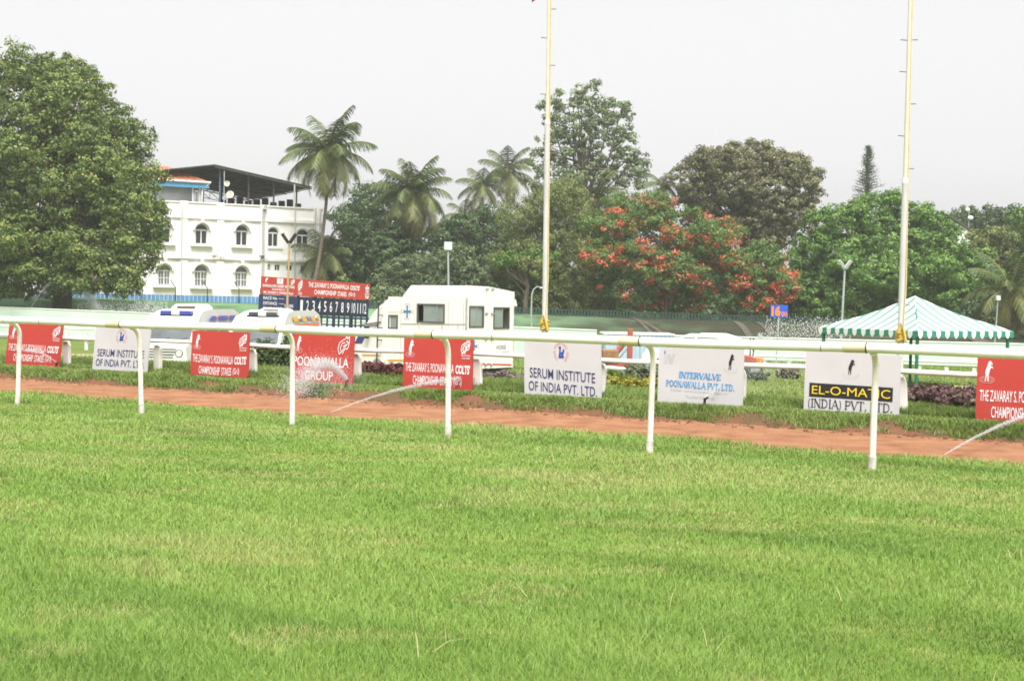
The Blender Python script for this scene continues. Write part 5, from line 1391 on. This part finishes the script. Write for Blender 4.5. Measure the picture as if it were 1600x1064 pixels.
MB().prism([(uA, z_e - .42), (uB_, z_e - .42), (uB_, z_e - .02), (uA, z_e - .02)], BR + NBk * (bk - .35), XB, Z, .05).build('blue_fascia', m_bluep, bl)
MB().tube([BR + NBk * (bk - .42) + XB * uA + Z * (z_e + .03), BR + NBk * (bk - .42) + XB * (uB_ + .1) + Z * (z_e + .03)], .09, 8).build('gutter', m_wf, bl)
MB().tube([BR + NBk * (bk - .42) + XB * (uB_ + .05) + Z * (z_e + .02), BR + NBk * (bk - .2) + XB * (uB_ - .5) + Z * (z_e - .5), BR + NBk * (bk - .2) + XB * (uB_ - .55) + Z * (zpar - .2)], .06, 8).build('drain_pipe', m_wf, bl)
t_ = MB(); e0 = BR + NBk * (bk - .42) + Z * (z_e + .08)
nt_ = 26
for i in range(nt_):
    for j in range(6):
        a0, a1 = uA + (uB_ - uA) * i / nt_, uA + (uB_ - uA) * (i + .92) / nt_
        k0, k1 = j / 6, (j + 1.12) / 6
        sx = lambda u_, k_: u_ - 1.4 * k_ * max(0, (u_ - uA) / (uB_ - uA)) * 1.8
        fpt = lambda u_, k_, d: e0 + XB * sx(u_, k_) + NBk * (2.2 * k_) + Z * (1.15 * k_ + d)
        t_.add([fpt(a0, k0, .05), fpt((a0 + a1) / 2, k0, .10), fpt(a1, k0, .05), fpt(a1, k1, .0), fpt((a0 + a1) / 2, k1, .05), fpt(a0, k1, .0)], [(0, 1, 4, 5), (1, 2, 3, 4)])
t_.build('tiled_roof', m_tile, bl)
# shed roof of dark sheeting: gable towards the camera
F0, F1, F2 = backpt(250, 268, .6), backpt(335, 259.5, .6), backpt(487, 294, .6)
dB = NBk * 16.0
sr = MB()
for a, c_ in ((F0, F1), (F1, F2)):
    nn = (c_ - a).cross(dB).normalized(); nn = nn if nn.z > 0 else -nn
    sr.add([a, c_, c_ + dB, a + dB, a + nn * .09, c_ + nn * .09, c_ + dB + nn * .09, a + dB + nn * .09], [(0, 3, 2, 1), (4, 5, 6, 7), (0, 1, 5, 4), (1, 2, 6, 5), (2, 3, 7, 6), (3, 0, 4, 7)])
sr.build('shed_roof', m_roofm, bl)
b = MB()
for k in range(14):
    f = k / 13.0; a = F1.lerp(F2, f)
    b.tube([a - Z * .06, a + dB - Z * .06], .035, 4)
for k in range(6):
    q = dB * (k / 5.0); b.tube([F1 + q - Z * .12, F2 + q - Z * .12], .05, 4)
b.build('purlins', m_roofm, bl)
b = MB()
for k in range(9):
    a = F1.lerp(F2, k / 8.0) + dB; a2 = F1.lerp(F2, min(1, (k + 1) / 8.0)) + dB
    b.tube([a - Z * .12, a2 - Z * .75], .03, 4); b.tube([a - Z * .75, a2 - Z * .75], .03, 4); b.tube([a - Z * .75, a - Z * .1], .03, 4)
b.build('roof_truss', m_steel, bl)
m_bp = mat('blue_grey_post', (.10, .17, .24), .6)
for f in (.07, .36, .62, .86):
    for q in (NBk * .5, dB * .97):
        a = F1.lerp(F2, f) + q; MB().tube([(a.x, a.y, zpar - .95), a], .07, 8).build('shed_post', m_bp if f < .1 else m_roofm, bl)
a = backpt(460, 289, .3); MB().tube([(a.x, a.y, zpar - .9), a], .06, 8).build('shed_post', m_pipe, bl)
b = MB()
for k in range(10):
    a = BR + NBk * 4 + XB * (uu(348, 4) + k * .7); b.box((a.x, a.y, zpar - .1), (.45, .5, 1.5 + .3 * (k % 3)))
b.build('stored_furniture', m_dark_in, bl)
# satellite dishes on the terrace
a = at_b(UB(352), zpar - .3, -.5)
r_ = thing('satellite_dish', 'pole on the clubhouse parapet carrying two round pale dishes', 'satellite dish', a)
MB().tube([a, a + Z * 2.9], .04, 8).build('pole', m_steel, r_)
for px, py, rr in ((354.5, 288, .22), (359.5, 304.5, .29)):
    c = backpt(px, py, .3); nn = (EYE + Vector((-20, 0, 30)) - c).normalized(); b = MB(); X_ = nn.cross(Z).normalized(); Y_ = X_.cross(nn)
    rings = [[c - nn * .12]] + [[c + (X_ * math.cos(t_) + Y_ * math.sin(t_)) * rr * k / 4 + nn * (-.12 + .14 * (k / 4) ** 2) for t_ in np.linspace(0, 2 * math.pi, 21)[:-1]] for k in (1, 2, 3, 4)]
    b.v = [p for g_ in rings for p in g_]
    b.f = [(0, 1 + k, 1 + (k + 1) % 20) for k in range(20)] + [(1 + 20 * j + k, 1 + 20 * (j + 1) + k, 1 + 20 * (j + 1) + (k + 1) % 20, 1 + 20 * j + (k + 1) % 20) for j in range(3) for k in range(20)]
    o = b.build('dish', mat('cream_dish', (.72, .68, .55), .5), r_, smooth=True); md = o.modifiers.new('t', 'SOLIDIFY'); md.thickness = .02
    MB().tube([c - nn * .1, Vector((a.x, a.y, c.z - .1))], .03, 6).build('bracket', m_steel, o)
# blue sheet fence at its foot, with bent wire posts
m_bf = mat('blue_sheet', (0.13, 0.30, 0.52), 0.5, (0.10, 0.25, 0.45), 1.5)
A, B_ = at(15, 466, 92), at(412, 468, 95)
za, zb_ = at(15, 455.5, 92).z, at(400, 463.5, 95).z
X_ = Vector((B_.x - A.x, B_.y - A.y, 0)).normalized(); L = math.hypot(B_.x - A.x, B_.y - A.y)
r_ = thing('blue_fence', 'low blue corrugated fence along the foot of the white building', 'fence', (A.x, A.y, .6))
b = MB(); n = 120
for i in range(n):
    f = i / n; q = Vector((A.x, A.y, .3)) + X_ * L * f + Vector((0, -.05 if i % 2 else .03, 0)); h_ = za * (1 - f) + zb_ * f - .3
    b.prism([(0, 0), (L / n * .97, 0), (L / n * .97, h_), (0, h_)], q, X_, Z, .04)
b.build('sheet', m_bf, r_)
for px in (60, 110, 165, 220, 272, 322.5, 373):
    f = ((px - 15) / 397.0); q = Vector((A.x, A.y, 0)) + X_ * L * f + Vector((0, -.15, 0)); zt_ = za * (1 - f) + zb_ * f
    MB().tube([q + Z * .5, q + Z * (zt_ + .55), q + X_ * -.35 + Z * (zt_ + 1.05)], .035, 6).build('wire_post', m_blk, r_)
# dark green netting fence on the crest of the embankment
m_net = mat('dark_green_net', (0.025, 0.052, 0.038), 0.8, (0.035, 0.068, 0.05), 1.0)
r_ = thing('net_fence', 'low dark green slatted fence along the crest of the embankment', 'fence', (0, 86.5, .6))
b = MB()
for x in np.arange(-16, 44, .22):
    g = gz(x, 86.6); b.box((x, 86.6, g + .24), (.13, .03, .5 + .08 * math.sin(x * 5)))
b.build('slats', m_net, r_)
b = MB(); b.tube([(x, 86.65, gz(x, 86.6) + .42) for x in np.arange(-16, 44, 2.0)], .04, 6); b.tube([(x, 86.65, gz(x, 86.6) + .12) for x in np.arange(-16, 44, 2.0)], .04, 6); b.build('rails', m_net, r_)
# small pale tower with antenna behind the trees at right
c = at(1506, 362, 118); g = gz(c.x, c.y)
r_ = thing('far_house', 'pale gable of a far building with small white dishes above the right hand trees', 'building', (c.x, c.y, g))
b = MB(); zt_ = at(1506, 348, 118).z
b.prism([(-1.3, g), (1.3, g), (1.3, zt_ - 1.2), (-1.3, zt_ + .35)], Vector((c.x, c.y, 0)), Vector((1, 0, 0)), Z, 3); b.build('wall', m_wall, r_)
b = MB(); b.prism([(-1.5, zt_ + .52), (1.5, zt_ - 1.25), (1.5, zt_ - 1.1), (-1.5, zt_ + .70)], Vector((c.x, c.y - .2, 0)), Vector((1, 0, 0)), Z, 3.4); b.build('roof', m_conc, r_)
a = at(1514, 345, 118); MB().tube([a - Z * 1.5, at(1514, 325, 118)], .05, 6).build('mast', m_steel, r_)
for px, py, rr in ((1512, 328, .22), (1516.5, 340.5, .26)): MB().ball(at(px, py, 117.8), (rr, .1, rr * .8), 10, 6).build('dish', m_whitec, r_, smooth=True)
HAZE = 0.0005

# ================================================================== TREES
def trunk_mb(base, top, r0, limbs, rng_, wob=.3):
    b = MB()
    d = top - base; pts = [base - Z * .3]
    for k in range(1, 7):
        f = k / 6; pts.append(base + d * f + Vector((rng_.normal(0, wob), rng_.normal(0, wob), 0)) * (f * (1.2 - f)))
    b.tube(pts, [r0 * (1.25 - .75 * k / 6) for k in range(7)], 8)
    for L in limbs:
        f = rng_.uniform(.35, .9); s_ = base + d * f
        mid = s_.lerp(L, .5) + Vector((rng_.normal(0, .3), rng_.normal(0, .3), rng_.uniform(-.2, .5)))
        b.tube([s_, mid, L], [r0 * .42, r0 * .25, r0 * .08], 6)
    return b
def tree(name, label, D, lobes, trunk, n, size, m, cat='tree', clump=.9, group=None, blossom=None, r0=None, flatz=1.0, bm=12, bk=.42, **k):
    """lobes: (px, py, rx, ry, dD) in photo pixels at distance D+dD, turned into real ellipsoids"""
    Ls = []
    for (px, py, rx, ry, dd) in lobes:
        Y = D + dd; c = at(px, py, Y); s_ = Y / FPX
        Ls.append(((c.x, c.y, c.z), (rx * s_, min(rx, ry * 1.6) * s_ * flatz, ry * s_)))
    tx = at(trunk, 480, D); base = Vector((tx.x, D, gz(tx.x, D)))
    r_ = thing(name, label, cat, base, group)
    g = np.random.default_rng(int(trunk * 7 + D))
    zc = np.mean([l[0][2] for l in Ls]); top_ = Vector((np.mean([l[0][0] for l in Ls]), D, zc + .2 * (max(l[0][2] for l in Ls) - zc)))
    hgt = top_.z - base.z
    limbs = []
    for l in Ls:
        for _ in range(3):
            d = g.normal(size=3); d /= np.linalg.norm(d); limbs.append(Vector(np.array(l[0]) + d * np.array(l[1]) * .75))
    trunk_mb(base, top_, r0 or max(.16, hgt * .032), limbs, g).build('trunk', m_bark, r_, smooth=True)
    sub = billow(Ls, g, bm, bk)
    leaf_obj('crown', sub, int(n * 1.55), size * .78, m, r_, clump=clump * .55, seed=int(trunk * 13 + D), **k)
    if blossom:
        v, t_ = leaf_cloud([l for l in sub if g.random() < .52], *blossom, clump=.42, shell=(.90, 1.10), fill=0, per=26, upness=.6, seed=int(D + trunk))
        arr_obj('blossom', v, np.arange(len(v)).reshape(-1, 4), m_blossom, r_, None, t_)['kind'] = 'stuff'
    return r_
m_blossom = leaf_mat('flame_blossom', [(0, (.44, .07, .035)), (.5, (.66, .145, .08)), (1, (.70, .26, .11))], .3)
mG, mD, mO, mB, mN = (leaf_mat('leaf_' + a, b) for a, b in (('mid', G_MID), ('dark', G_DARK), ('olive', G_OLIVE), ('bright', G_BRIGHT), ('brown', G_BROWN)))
mFig = leaf_mat('leaf_fig', [(0, (.020, .036, .009)), (.45, (.058, .090, .021)), (.75, (.110, .140, .036)), (1, (.19, .20, .06))], .3)

tree('fig_tree', 'huge dense round green tree filling the left edge in front of the white building', 78,
     [(10, 250, 165, 165, 0), (100, 290, 135, 135, -1), (35, 180, 128, 116, 1), (112, 182, 92, 90, 2), (78, 165, 95, 84, 1), (160, 225, 68, 72, 1), (190, 290, 62, 60, 0), (185, 250, 55, 70, 1), (170, 300, 85, 95, 0), (200, 375, 62, 60, -2), (180, 420, 50, 42, -3), (60, 380, 110, 66, -3), (-60, 300, 150, 150, 0), (-30, 400, 90, 55, 0), (228, 340, 36, 50, 0), (130, 425, 70, 36, -4), (40, 440, 80, 30, -2), (195, 440, 36, 26, -3), (-50, 450, 70, 30, -1)],
     95, 165000, .24, mFig, clump=.8, per=30, fill=.25, bm=26, bk=.27, aspect=.6, r0=.55)
tree('background_tree', 'thin hazy tree standing behind the leaning palm and the dark bushes', 128, [(585, 315, 40, 32, 0), (560, 345, 46, 36, 0), (620, 340, 36, 34, 2)], 580, 7000, .42, mD, clump=1.1, per=18, fill=.3)
tree('dark_bush_tree', 'dark green bushy tree right of the white building corner', 103, [(565, 385, 50, 42, 0), (600, 420, 58, 52, 0), (540, 440, 42, 48, 0), (630, 380, 40, 30, 1)], 570, 15000, .34, mD, clump=.9, per=30)
tree('bushy_tree', 'olive green bushy tree low beside the scoreboard end', 96, [(530, 465, 34, 40, 0), (560, 480, 40, 34, 0)], 545, 6000, .3, mG, clump=.7)
tree('shrub_tree', 'wide grey green shrubby tree behind the horse ambulance', 95, [(640, 440, 62, 46, 0), (700, 425, 70, 50, 1), (745, 440, 56, 56, 0), (680, 480, 100, 36, -2), (610, 480, 50, 34, -2)], 690, 26000, .30, leaf_mat('leaf_greygreen', [(0, (.035, .055, .022)), (.5, (.075, .105, .045)), (1, (.14, .175, .08))]), clump=.7, per=24)
tree('shrub_tree', 'green shrubby tree between the second palm and the left flagpole', 112, [(735, 365, 52, 44, 0), (700, 385, 48, 40, 1), (770, 380, 44, 50, 0)], 735, 12000, .36, mD, clump=.9)
tree('feathery_tree', 'soft feathery yellow green tree behind the left flagpole', 93, [(855, 330, 48, 44, 0), (815, 345, 40, 42, 0), (885, 350, 44, 46, 1), (850, 400, 78, 54, 0), (900, 420, 50, 60, -1), (810, 420, 44, 50, 0), (885, 310, 30, 30, 0), (870, 470, 70, 34, 0), (930, 480, 44, 40, -1)], 860, 52000, .26, mO, clump=1.0, per=60, aspect=.3, droop=.5, fill=.12)
tree('tall_airy_tree', 'tall airy tree with sky showing through its crown above the feathery tree', 132, [(868, 175, 26, 36, 0), (918, 155, 30, 30, 1), (962, 185, 36, 34, 0), (905, 195, 22, 30, -1), (925, 195, 20, 26, 0), (880, 225, 40, 38, 0), (935, 230, 44, 40, 1), (975, 235, 34, 38, 0), (845, 250, 22, 30, 0), (905, 280, 52, 34, 0), (985, 275, 34, 30, 0), (842, 285, 26, 26, 0)], 915, 13500, .40, leaf_mat('leaf_airy', [(0, (.04, .06, .028)), (.5, (.085, .115, .05)), (1, (.16, .19, .085))]), clump=1.0, per=34, fill=.25, r0=.35)
tree('flame_tree', 'flame tree covered with red orange blossom in the middle of the tree line', 90, [(1000, 322, 62, 30, 2), (955, 355, 46, 26, 0), (985, 400, 62, 28, -1), (1050, 345, 66, 24, 1), (1085, 375, 62, 30, 0), (1040, 425, 70, 30, -1), (1130, 360, 36, 22, 2), (985, 455, 46, 22, 0), (1085, 440, 46, 26, 0), (1140, 410, 40, 22, 0), (950, 400, 40, 26, 0), (1050, 470, 50, 22, 1)], 1040, 40000, .26, leaf_mat('leaf_flame', [(0, (.03, .06, .015)), (.5, (.070, .125, .030)), (1, (.13, .19, .05))]), clump=.7, per=28, aspect=.35, blossom=(14500, .17), fill=.1)
tree('flame_tree', 'smaller low flame tree with red blossom above the blue number sign', 88, [(1180, 410, 44, 26, 0), (1205, 435, 42, 26, 0), (1165, 440, 36, 24, 0), (1225, 450, 24, 20, 0), (1185, 468, 44, 16, 0)], 1180, 14000, .25, leaf_mat('leaf_flame', []), clump=.6, per=28, aspect=.35, blossom=(7000, .17), fill=.1)
tree('brown_leaved_tree', 'broad brownish tree with rounded top behind the flame trees', 112, [(1150, 290, 82, 62, 0), (1210, 295, 70, 62, 1), (1100, 290, 50, 56, 0), (1170, 250, 56, 34, 1), (1225, 270, 50, 44, 2), (1180, 355, 90, 46, 0), (1110, 255, 34, 32, 0), (1240, 340, 44, 60, 0)], 1170, 52000, .32, mN, clump=.9, per=40, fill=.1)
tree('broad_green_tree', 'broad fresh green tree behind the large striped canopy', 98, [(1370, 345, 66, 56, 1), (1310, 370, 60, 52, 0), (1430, 365, 62, 54, 0), (1470, 400, 58, 52, 0), (1360, 420, 80, 50, -2), (1290, 430, 52, 52, 0), (1440, 440, 80, 48, -2), (1520, 430, 50, 46, 0), (1265, 400, 30, 36, 0), (1330, 475, 80, 36, -1), (1500, 475, 60, 34, -1)], 1390, 88000, .28, mB, clump=.8, per=40, fill=.1)
tree('dark_bush_tree', 'dark green tree filling the gap behind the larger flame tree', 116, [(1000, 370, 70, 62, 0), (1070, 400, 66, 66, 0), (945, 365, 50, 60, 0), (1120, 430, 60, 50, -1)], 1015, 16000, .38, mD, clump=1.0)
tree('hazy_tree', 'dark hazy flat topped tree far off at the right', 150, [(1545, 345, 44, 26, 0), (1510, 350, 34, 22, 1), (1575, 355, 30, 30, 0)], 1545, 8000, .46, mD, clump=1.0)
tree('olive_tree', 'olive green tree between the broad green tree and the right edge', 110, [(1545, 385, 44, 34, 0), (1580, 390, 40, 36, 0), (1530, 420, 40, 36, 1), (1620, 400, 40, 40, 0), (1580, 440, 50, 40, 1)], 1560, 17000, .34, mO, clump=.9)
tree('light_green_tree', 'light green tree cut off by the right edge, rising above its neighbours', 104, [(1606, 345, 24, 28, 0), (1630, 375, 44, 50, 0)], 1625, 6000, .3, mB, clump=.8)
# understorey: dark shrubs under the tree line, each its own plant
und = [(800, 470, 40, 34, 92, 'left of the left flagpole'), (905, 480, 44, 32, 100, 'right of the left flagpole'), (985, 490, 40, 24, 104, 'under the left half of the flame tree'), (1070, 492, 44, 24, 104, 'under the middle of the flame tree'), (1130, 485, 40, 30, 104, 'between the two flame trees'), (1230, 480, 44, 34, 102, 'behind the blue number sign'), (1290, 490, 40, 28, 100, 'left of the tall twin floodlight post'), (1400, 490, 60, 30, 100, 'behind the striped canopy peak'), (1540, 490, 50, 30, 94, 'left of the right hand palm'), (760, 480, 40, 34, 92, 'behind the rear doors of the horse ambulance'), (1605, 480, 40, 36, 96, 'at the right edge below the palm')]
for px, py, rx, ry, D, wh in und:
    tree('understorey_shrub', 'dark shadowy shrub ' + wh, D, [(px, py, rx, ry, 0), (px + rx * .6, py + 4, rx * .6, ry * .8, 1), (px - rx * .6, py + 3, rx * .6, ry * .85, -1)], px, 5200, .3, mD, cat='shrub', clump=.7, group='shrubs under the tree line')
# a far dark belt of woodland that closes the gaps between the trunks
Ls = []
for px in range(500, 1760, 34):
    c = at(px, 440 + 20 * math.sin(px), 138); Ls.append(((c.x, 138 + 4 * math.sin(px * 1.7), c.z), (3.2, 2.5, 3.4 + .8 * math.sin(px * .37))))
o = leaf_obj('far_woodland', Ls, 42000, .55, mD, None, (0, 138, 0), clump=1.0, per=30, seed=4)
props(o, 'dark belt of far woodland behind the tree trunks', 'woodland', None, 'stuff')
# hanging branch tips of cut foliage: bright low bough
tree('low_bough_tree', 'small tree with a bright green spreading bough left of the left flagpole', 90, [(815, 402, 34, 6, 0), (845, 398, 22, 6, 0), (790, 410, 20, 6, 1), (835, 425, 26, 7, 1)], 822, 3000, .24, mB, clump=.4, per=20)

# conifer spire
def conifer(px, ptop, pbot, D, label):
    top_, bot = at(px, ptop, D), at(px, pbot, D); g = gz(bot.x, D); base = Vector((bot.x, D, g))
    r_ = thing('conifer', label, 'tree', base)
    MB().tube([base - Z * .3, bot, top_], [.4, .22, .03], 8).build('trunk', m_bark, r_, smooth=True)
    V = []; T = []; gq = np.random.default_rng(3); br = MB()
    H_ = top_.z - bot.z + 2.0
    for k in range(24):
        f = k / 24; z_ = top_.z - H_ * f; ln = .22 + 2.1 * f * (1 - .15 * (k % 3))
        for j in range(6):
            a = gq.uniform(0, 6.28); d = Vector((math.cos(a), math.sin(a), .30)); L_ = ln * gq.uniform(.7, 1.1)
            br.tube([(base.x, D, z_), Vector((base.x, D, z_)) + d * L_], [.05, .015], 4)
            for s_ in np.linspace(.25, 1, 12):
                p = np.array(Vector((base.x, D, z_)) + d * (L_ * s_)); q = gq.normal(0, .10, (2, 3)); q[:, 2] -= .03
                for w_ in q:
                    e = gq.normal(0, 1, 3); e /= np.linalg.norm(e); e2 = np.cross(e, [0, 0, 1.0]) + 1e-3
                    V += [p + w_, p + w_ + e * .16 + np.array([0, 0, -.03]), p + w_ + e * .30, p + w_ + e * .15 + e2 * .05]; T += [gq.uniform(.2, .8)] * 4
    br.build('branches', m_bark, r_)
    arr_obj('crown', np.array(V), np.arange(len(V)).reshape(-1, 4), mD, r_, None, T)
conifer(1355, 231, 305, 128, 'thin pointed conifer rising above the broad green tree')

# coconut palms
m_ptr = mat('palm_bark', (0.20, 0.165, 0.125), 0.9, (0.13, 0.105, 0.08), 2.0, bump=.8, bscale=6, stretch=(1, 1, 4))
m_fr = leaf_mat('palm_leaf', [(0, (.030, .050, .016)), (.45, (.070, .095, .030)), (.75, (.140, .140, .045)), (1, (.27, .20, .07))], .3)
m_rach = mat('palm_rib', (.26, .24, .09), .7)
m_nut = mat('coconut', (.14, .12, .03), .6)
def frond(crown, az, el, L, droop, tint, g, parent):
    d = Vector((math.cos(az), math.sin(az), 0)); n_ = 14
    p = crown.copy(); ang = el; pts = [p.copy()]
    for k in range(n_):
        p = p + (d * math.cos(ang) + Z * math.sin(ang)) * (L / n_); ang -= droop / n_ * (.5 + 1.2 * k / n_); pts.append(p.copy())
    V = []; T = []
    side = d.cross(Z).normalized()
    for k in range(60):
        f = .10 + .90 * k / 59; i = min(n_ - 1, int(f * n_)); q = pts[i].lerp(pts[i + 1], f * n_ - i)
        ax = (pts[i + 1] - pts[i]).normalized(); nrm = side.cross(ax).normalized(); nrm = nrm if nrm.z > 0 else -nrm
        ll = L * .26 * math.sin(math.pi * (.12 + .80 * f)) * g.uniform(.85, 1.15) + .15
        for sg in (-1, 1):
            dr = (side * sg * .9 + ax * .55 - Z * (.35 + .5 * g.random()) + nrm * .15).normalized()
            wv = ax * (L * .0075)
            e = q + dr * ll - Z * ll * .28
            mid = q + dr * ll * .5
            V += [q - wv, q + wv, mid + wv, mid - wv, mid - wv, mid + wv, e + wv * .3, e - wv * .3]; T += [min(1, max(0, tint + g.normal(0, .10)))] * 8
    off = np.array(ORG[root_of(parent).name])
    fo = link('frond', arr_mesh('frond', np.array(V) - off, np.arange(len(V)).reshape(-1, 4), T), m_fr, parent)
    b = MB(); b.tube(pts, [.05 * (1 - .85 * k / n_) + .006 for k in range(n_ + 1)], 5, caps=False); b.build('rib', m_rach, fo)
def palm(label, pc, D, pb, L, n, seed, lean=0.0, mid=None, r=.17, gname='palms', nuts=True):
    g = np.random.default_rng(seed)
    crown = at(*pc, D); b0 = at(*pb, D); base = Vector((b0.x, D, gz(b0.x, D)))
    r_ = thing('palm_tree', label, 'palm', base, gname)
    path = [base - Z * .3]
    m_ = at(*mid, D) if mid else base.lerp(crown, .5)
    for k in range(1, 13):
        f = k / 12; path.append(base * (1 - f) ** 2 + (m_ * 2 - base * .5 - crown * .5) * (2 * f * (1 - f)) + crown * f * f)
    MB().tube(path, [r * (1.35 - .55 * min(1, k / 4) - .012 * k) for k in range(13)], 10).build('trunk', m_ptr, r_, smooth=True)
    for k in range(n):
        f = (k + .5) / n; el = 1.45 - 2.35 * f ** .85 + g.normal(0, .08)
        frond(crown + Z * .1, k * 2.39996 + g.normal(0, .15), el, L * (g.uniform(.88, 1.08)), .70 + .75 * f + .4 * g.random(), .18 + .62 * f ** 1.3, g, r_)
    if nuts:
        b = MB()
        for k in range(9): a = g.uniform(0, 6.28); b.ball(crown + Vector((math.cos(a) * .32, math.sin(a) * .32, -.35 - .3 * g.random())), (.14, .14, .17), 8, 5)
        b.build('coconuts', m_nut, r_, smooth=True)
    b = MB(); b.ball(crown - Z * .1, (.28, .28, .5), 8, 6); b.build('heart', m_rach, r_, smooth=True)
palm('tallest palm with a long leaning trunk at the corner of the white building', (514, 240), 97, (484, 470), 3.9, 30, 2, mid=(505, 360))
palm('full drooping palm with yellowing lower fronds between the leaning palm and the left flagpole', (646, 303), 104, (650, 470), 3.7, 34, 5)
palm('slim dark palm left of the pair above the feathery tree', (754, 292), 126, (756, 450), 2.9, 18, 8, nuts=False)
palm('slim dark palm, right and taller one of the pair beside the left flagpole', (793, 270), 128, (790, 450), 3.4, 18, 9, nuts=False)
palm('half hidden palm with upright fronds left of the flame tree', (928, 318), 96, (926, 470), 3.2, 14, 12, nuts=False)
palm('small palm crown peeping between the flame tree and the brown tree', (1036, 292), 112, (1036, 450), 2.2, 12, 14, nuts=False)
palm('yellowish palm low beside the white building corner behind the scoreboard', (508, 400), 100, (510, 470), 3.0, 18, 17, nuts=False)
palm('palm with drooping yellow fronds at the right edge beyond the canopy', (1578, 455), 82, (1580, 520), 3.2, 22, 21, nuts=False)
palm('small hazy palm behind the shrubs between the second palm and the slim pair', (725, 338), 120, (725, 450), 2.4, 12, 25, nuts=False)

# ================================================================== WATER FROM THE SPRINKLERS
wm = bpy.data.materials.new('water_drops'); wm.use_nodes = True
wb_ = wm.node_tree.nodes['Principled BSDF']; wb_.inputs['Base Color'].default_value = (.85, .87, .88, 1); wb_.inputs['Roughness'].default_value = .3
wb_.inputs['Alpha'].default_value = .72
def drops(pts, vel, size, name='water_spray', label='', seed=1, ln=3.0):
    g = np.random.default_rng(seed); n = len(pts)
    v_ = vel / (np.linalg.norm(vel, axis=1)[:, None] + 1e-9)
    s_ = size * g.uniform(.5, 1.4, n)[:, None]
    a = np.cross(v_, g.normal(size=(n, 3))); a /= np.linalg.norm(a, axis=1)[:, None]; b = np.cross(v_, a)
    P0 = pts - v_ * s_ * ln * .5; P1 = pts + v_ * s_ * ln * .5
    ring = [pts + (a * math.cos(t_) + b * math.sin(t_)) * s_ * .5 for t_ in (0, 2.094, 4.189)]
    V = np.stack([P0, *ring, P1], 1).reshape(-1, 3); k = np.arange(n)[:, None] * 5
    F = np.concatenate([k + [0, 2, 1], k + [0, 3, 2], k + [0, 1, 3], k + [4, 1, 2], k + [4, 2, 3], k + [4, 3, 1]], 0)
    o = arr_obj(name, V, F, wm, None, tuple(pts.mean(0)))
    props(o, label, 'water spray', None, 'stuff'); return o
def jet(p0, p1, apex, n, spread, size, label, seed, s_rng=(0, 1), bias=1.0, ln=3.0, mist=0):
    """ballistic arc from p0 to p1 rising 'apex' above the chord"""
    g = np.random.default_rng(seed); f = s_rng[0] + (s_rng[1] - s_rng[0]) * g.random(n) ** bias
    p0, p1 = np.array(p0), np.array(p1)
    P_ = p0 + (p1 - p0) * f[:, None]; P_[:, 2] += 4 * apex * f * (1 - f)
    V = np.repeat((p1 - p0)[None], n, 0); V[:, 2] += 4 * apex * (1 - 2 * f)
    P_ += g.normal(size=(n, 3)) * (spread[0] + (spread[1] - spread[0]) * f)[:, None]
    if mist:
        k = int(n * mist); i = g.integers(0, n, k); P_[i] += g.normal(size=(k, 3)) * np.array([.25, .2, .12]); P_[i, 2] -= g.random(k) ** 1.5 * .55
    return drops(P_, V, size, label=label, seed=seed, ln=ln)
a, b_ = at_t(517, 650, 13.55), at_t(748, 590, 17.4); a.z = .05
jet(a, b_, .10, 3600, (.003, .022), .0052, 'thin straight water jet crossing the dirt track left of the middle rail posts', 1, ln=5)
a, b_ = at_t(1475, 720, 13.58), at_t(1640, 640, 17.0); a.z = .05
jet(a, b_, .06, 3600, (.003, .018), .0052, 'thin straight water jet crossing the dirt track at the right edge', 2, ln=5)
a = SPR[2]; b_ = at_t(480, 640, 15.4)
jet(a, at_t(455, 620, 15.6), .36, 16000, (.014, .11), .0048, 'white arching plume of water before the two word red board', 3, s_rng=(0, .95), bias=1.6, mist=.55)
a = SPR[0]; b_ = at_t(1262, 556, 19.5)
jet(a, b_, .12, 7000, (.006, .17), .0048, 'fine spray fanning right from the sprinkler before the pale lettered board', 4, mist=.4, bias=1.3)
a = SPR[1]; b_ = at_t(40, 548, 16.3)
jet(a, b_, .06, 500, (.004, .02), .007, 'short faint jet over the far left red board', 5)
a, b_ = at(47, 484, 74), at(140, 486, 74)
jet(a, (b_.x + .6, b_.y, b_.z - .2), 2.0, 5200, (.015, .14), .022, 'tall distant arc of water in front of the huge tree', 6, mist=.25)
g = np.random.default_rng(9); n = 1500
px, py = g.uniform(120, 262, n), 487 - np.abs(g.normal(0, 8, n))
pts_ = np.array([at(a, b, 74.5) for a, b in zip(px, py)]); drops(pts_, g.normal(size=(n, 3)) * .3 + [0, 0, -1], .034, label='scattered falling drops above the mint fence at left', seed=10, ln=2)
n = 1500; px, py = g.uniform(1195, 1330, n), g.uniform(500, 532, n) + g.normal(0, 5, n)
pts_ = np.array([at(a, b, 55) for a, b in zip(px, py)]); drops(pts_, g.normal(size=(n, 3)) * .3 + [0, 0, -1], .026, label='fine falling drops left of the large canopy', seed=11, ln=2)
a = at(1182, 540, 56); jet(a, at(1192, 540, 56), 0.45, 300, (.03, .07), .02, 'small white water plume under the blue number sign', 12)

# ================================================================== AIR
hz_ = MB(); hz_.box((0, 195, 24), (900, 510, 56))
o = hz_.build('haze', None, None, (0, 100, 0)); o['kind'] = 'stuff'
hm = bpy.data.materials.new('haze'); hm.use_nodes = True
for n_ in list(hm.node_tree.nodes):
    if n_.type == 'BSDF_PRINCIPLED': hm.node_tree.nodes.remove(n_)
pv = hm.node_tree.nodes.new('ShaderNodeVolumePrincipled'); pv.inputs['Color'].default_value = (.92, .94, .96, 1); pv.inputs['Density'].default_value = HAZE
hm.node_tree.links.new(pv.outputs[0], hm.node_tree.nodes['Material Output'].inputs['Volume'])
o.data.materials.append(hm)
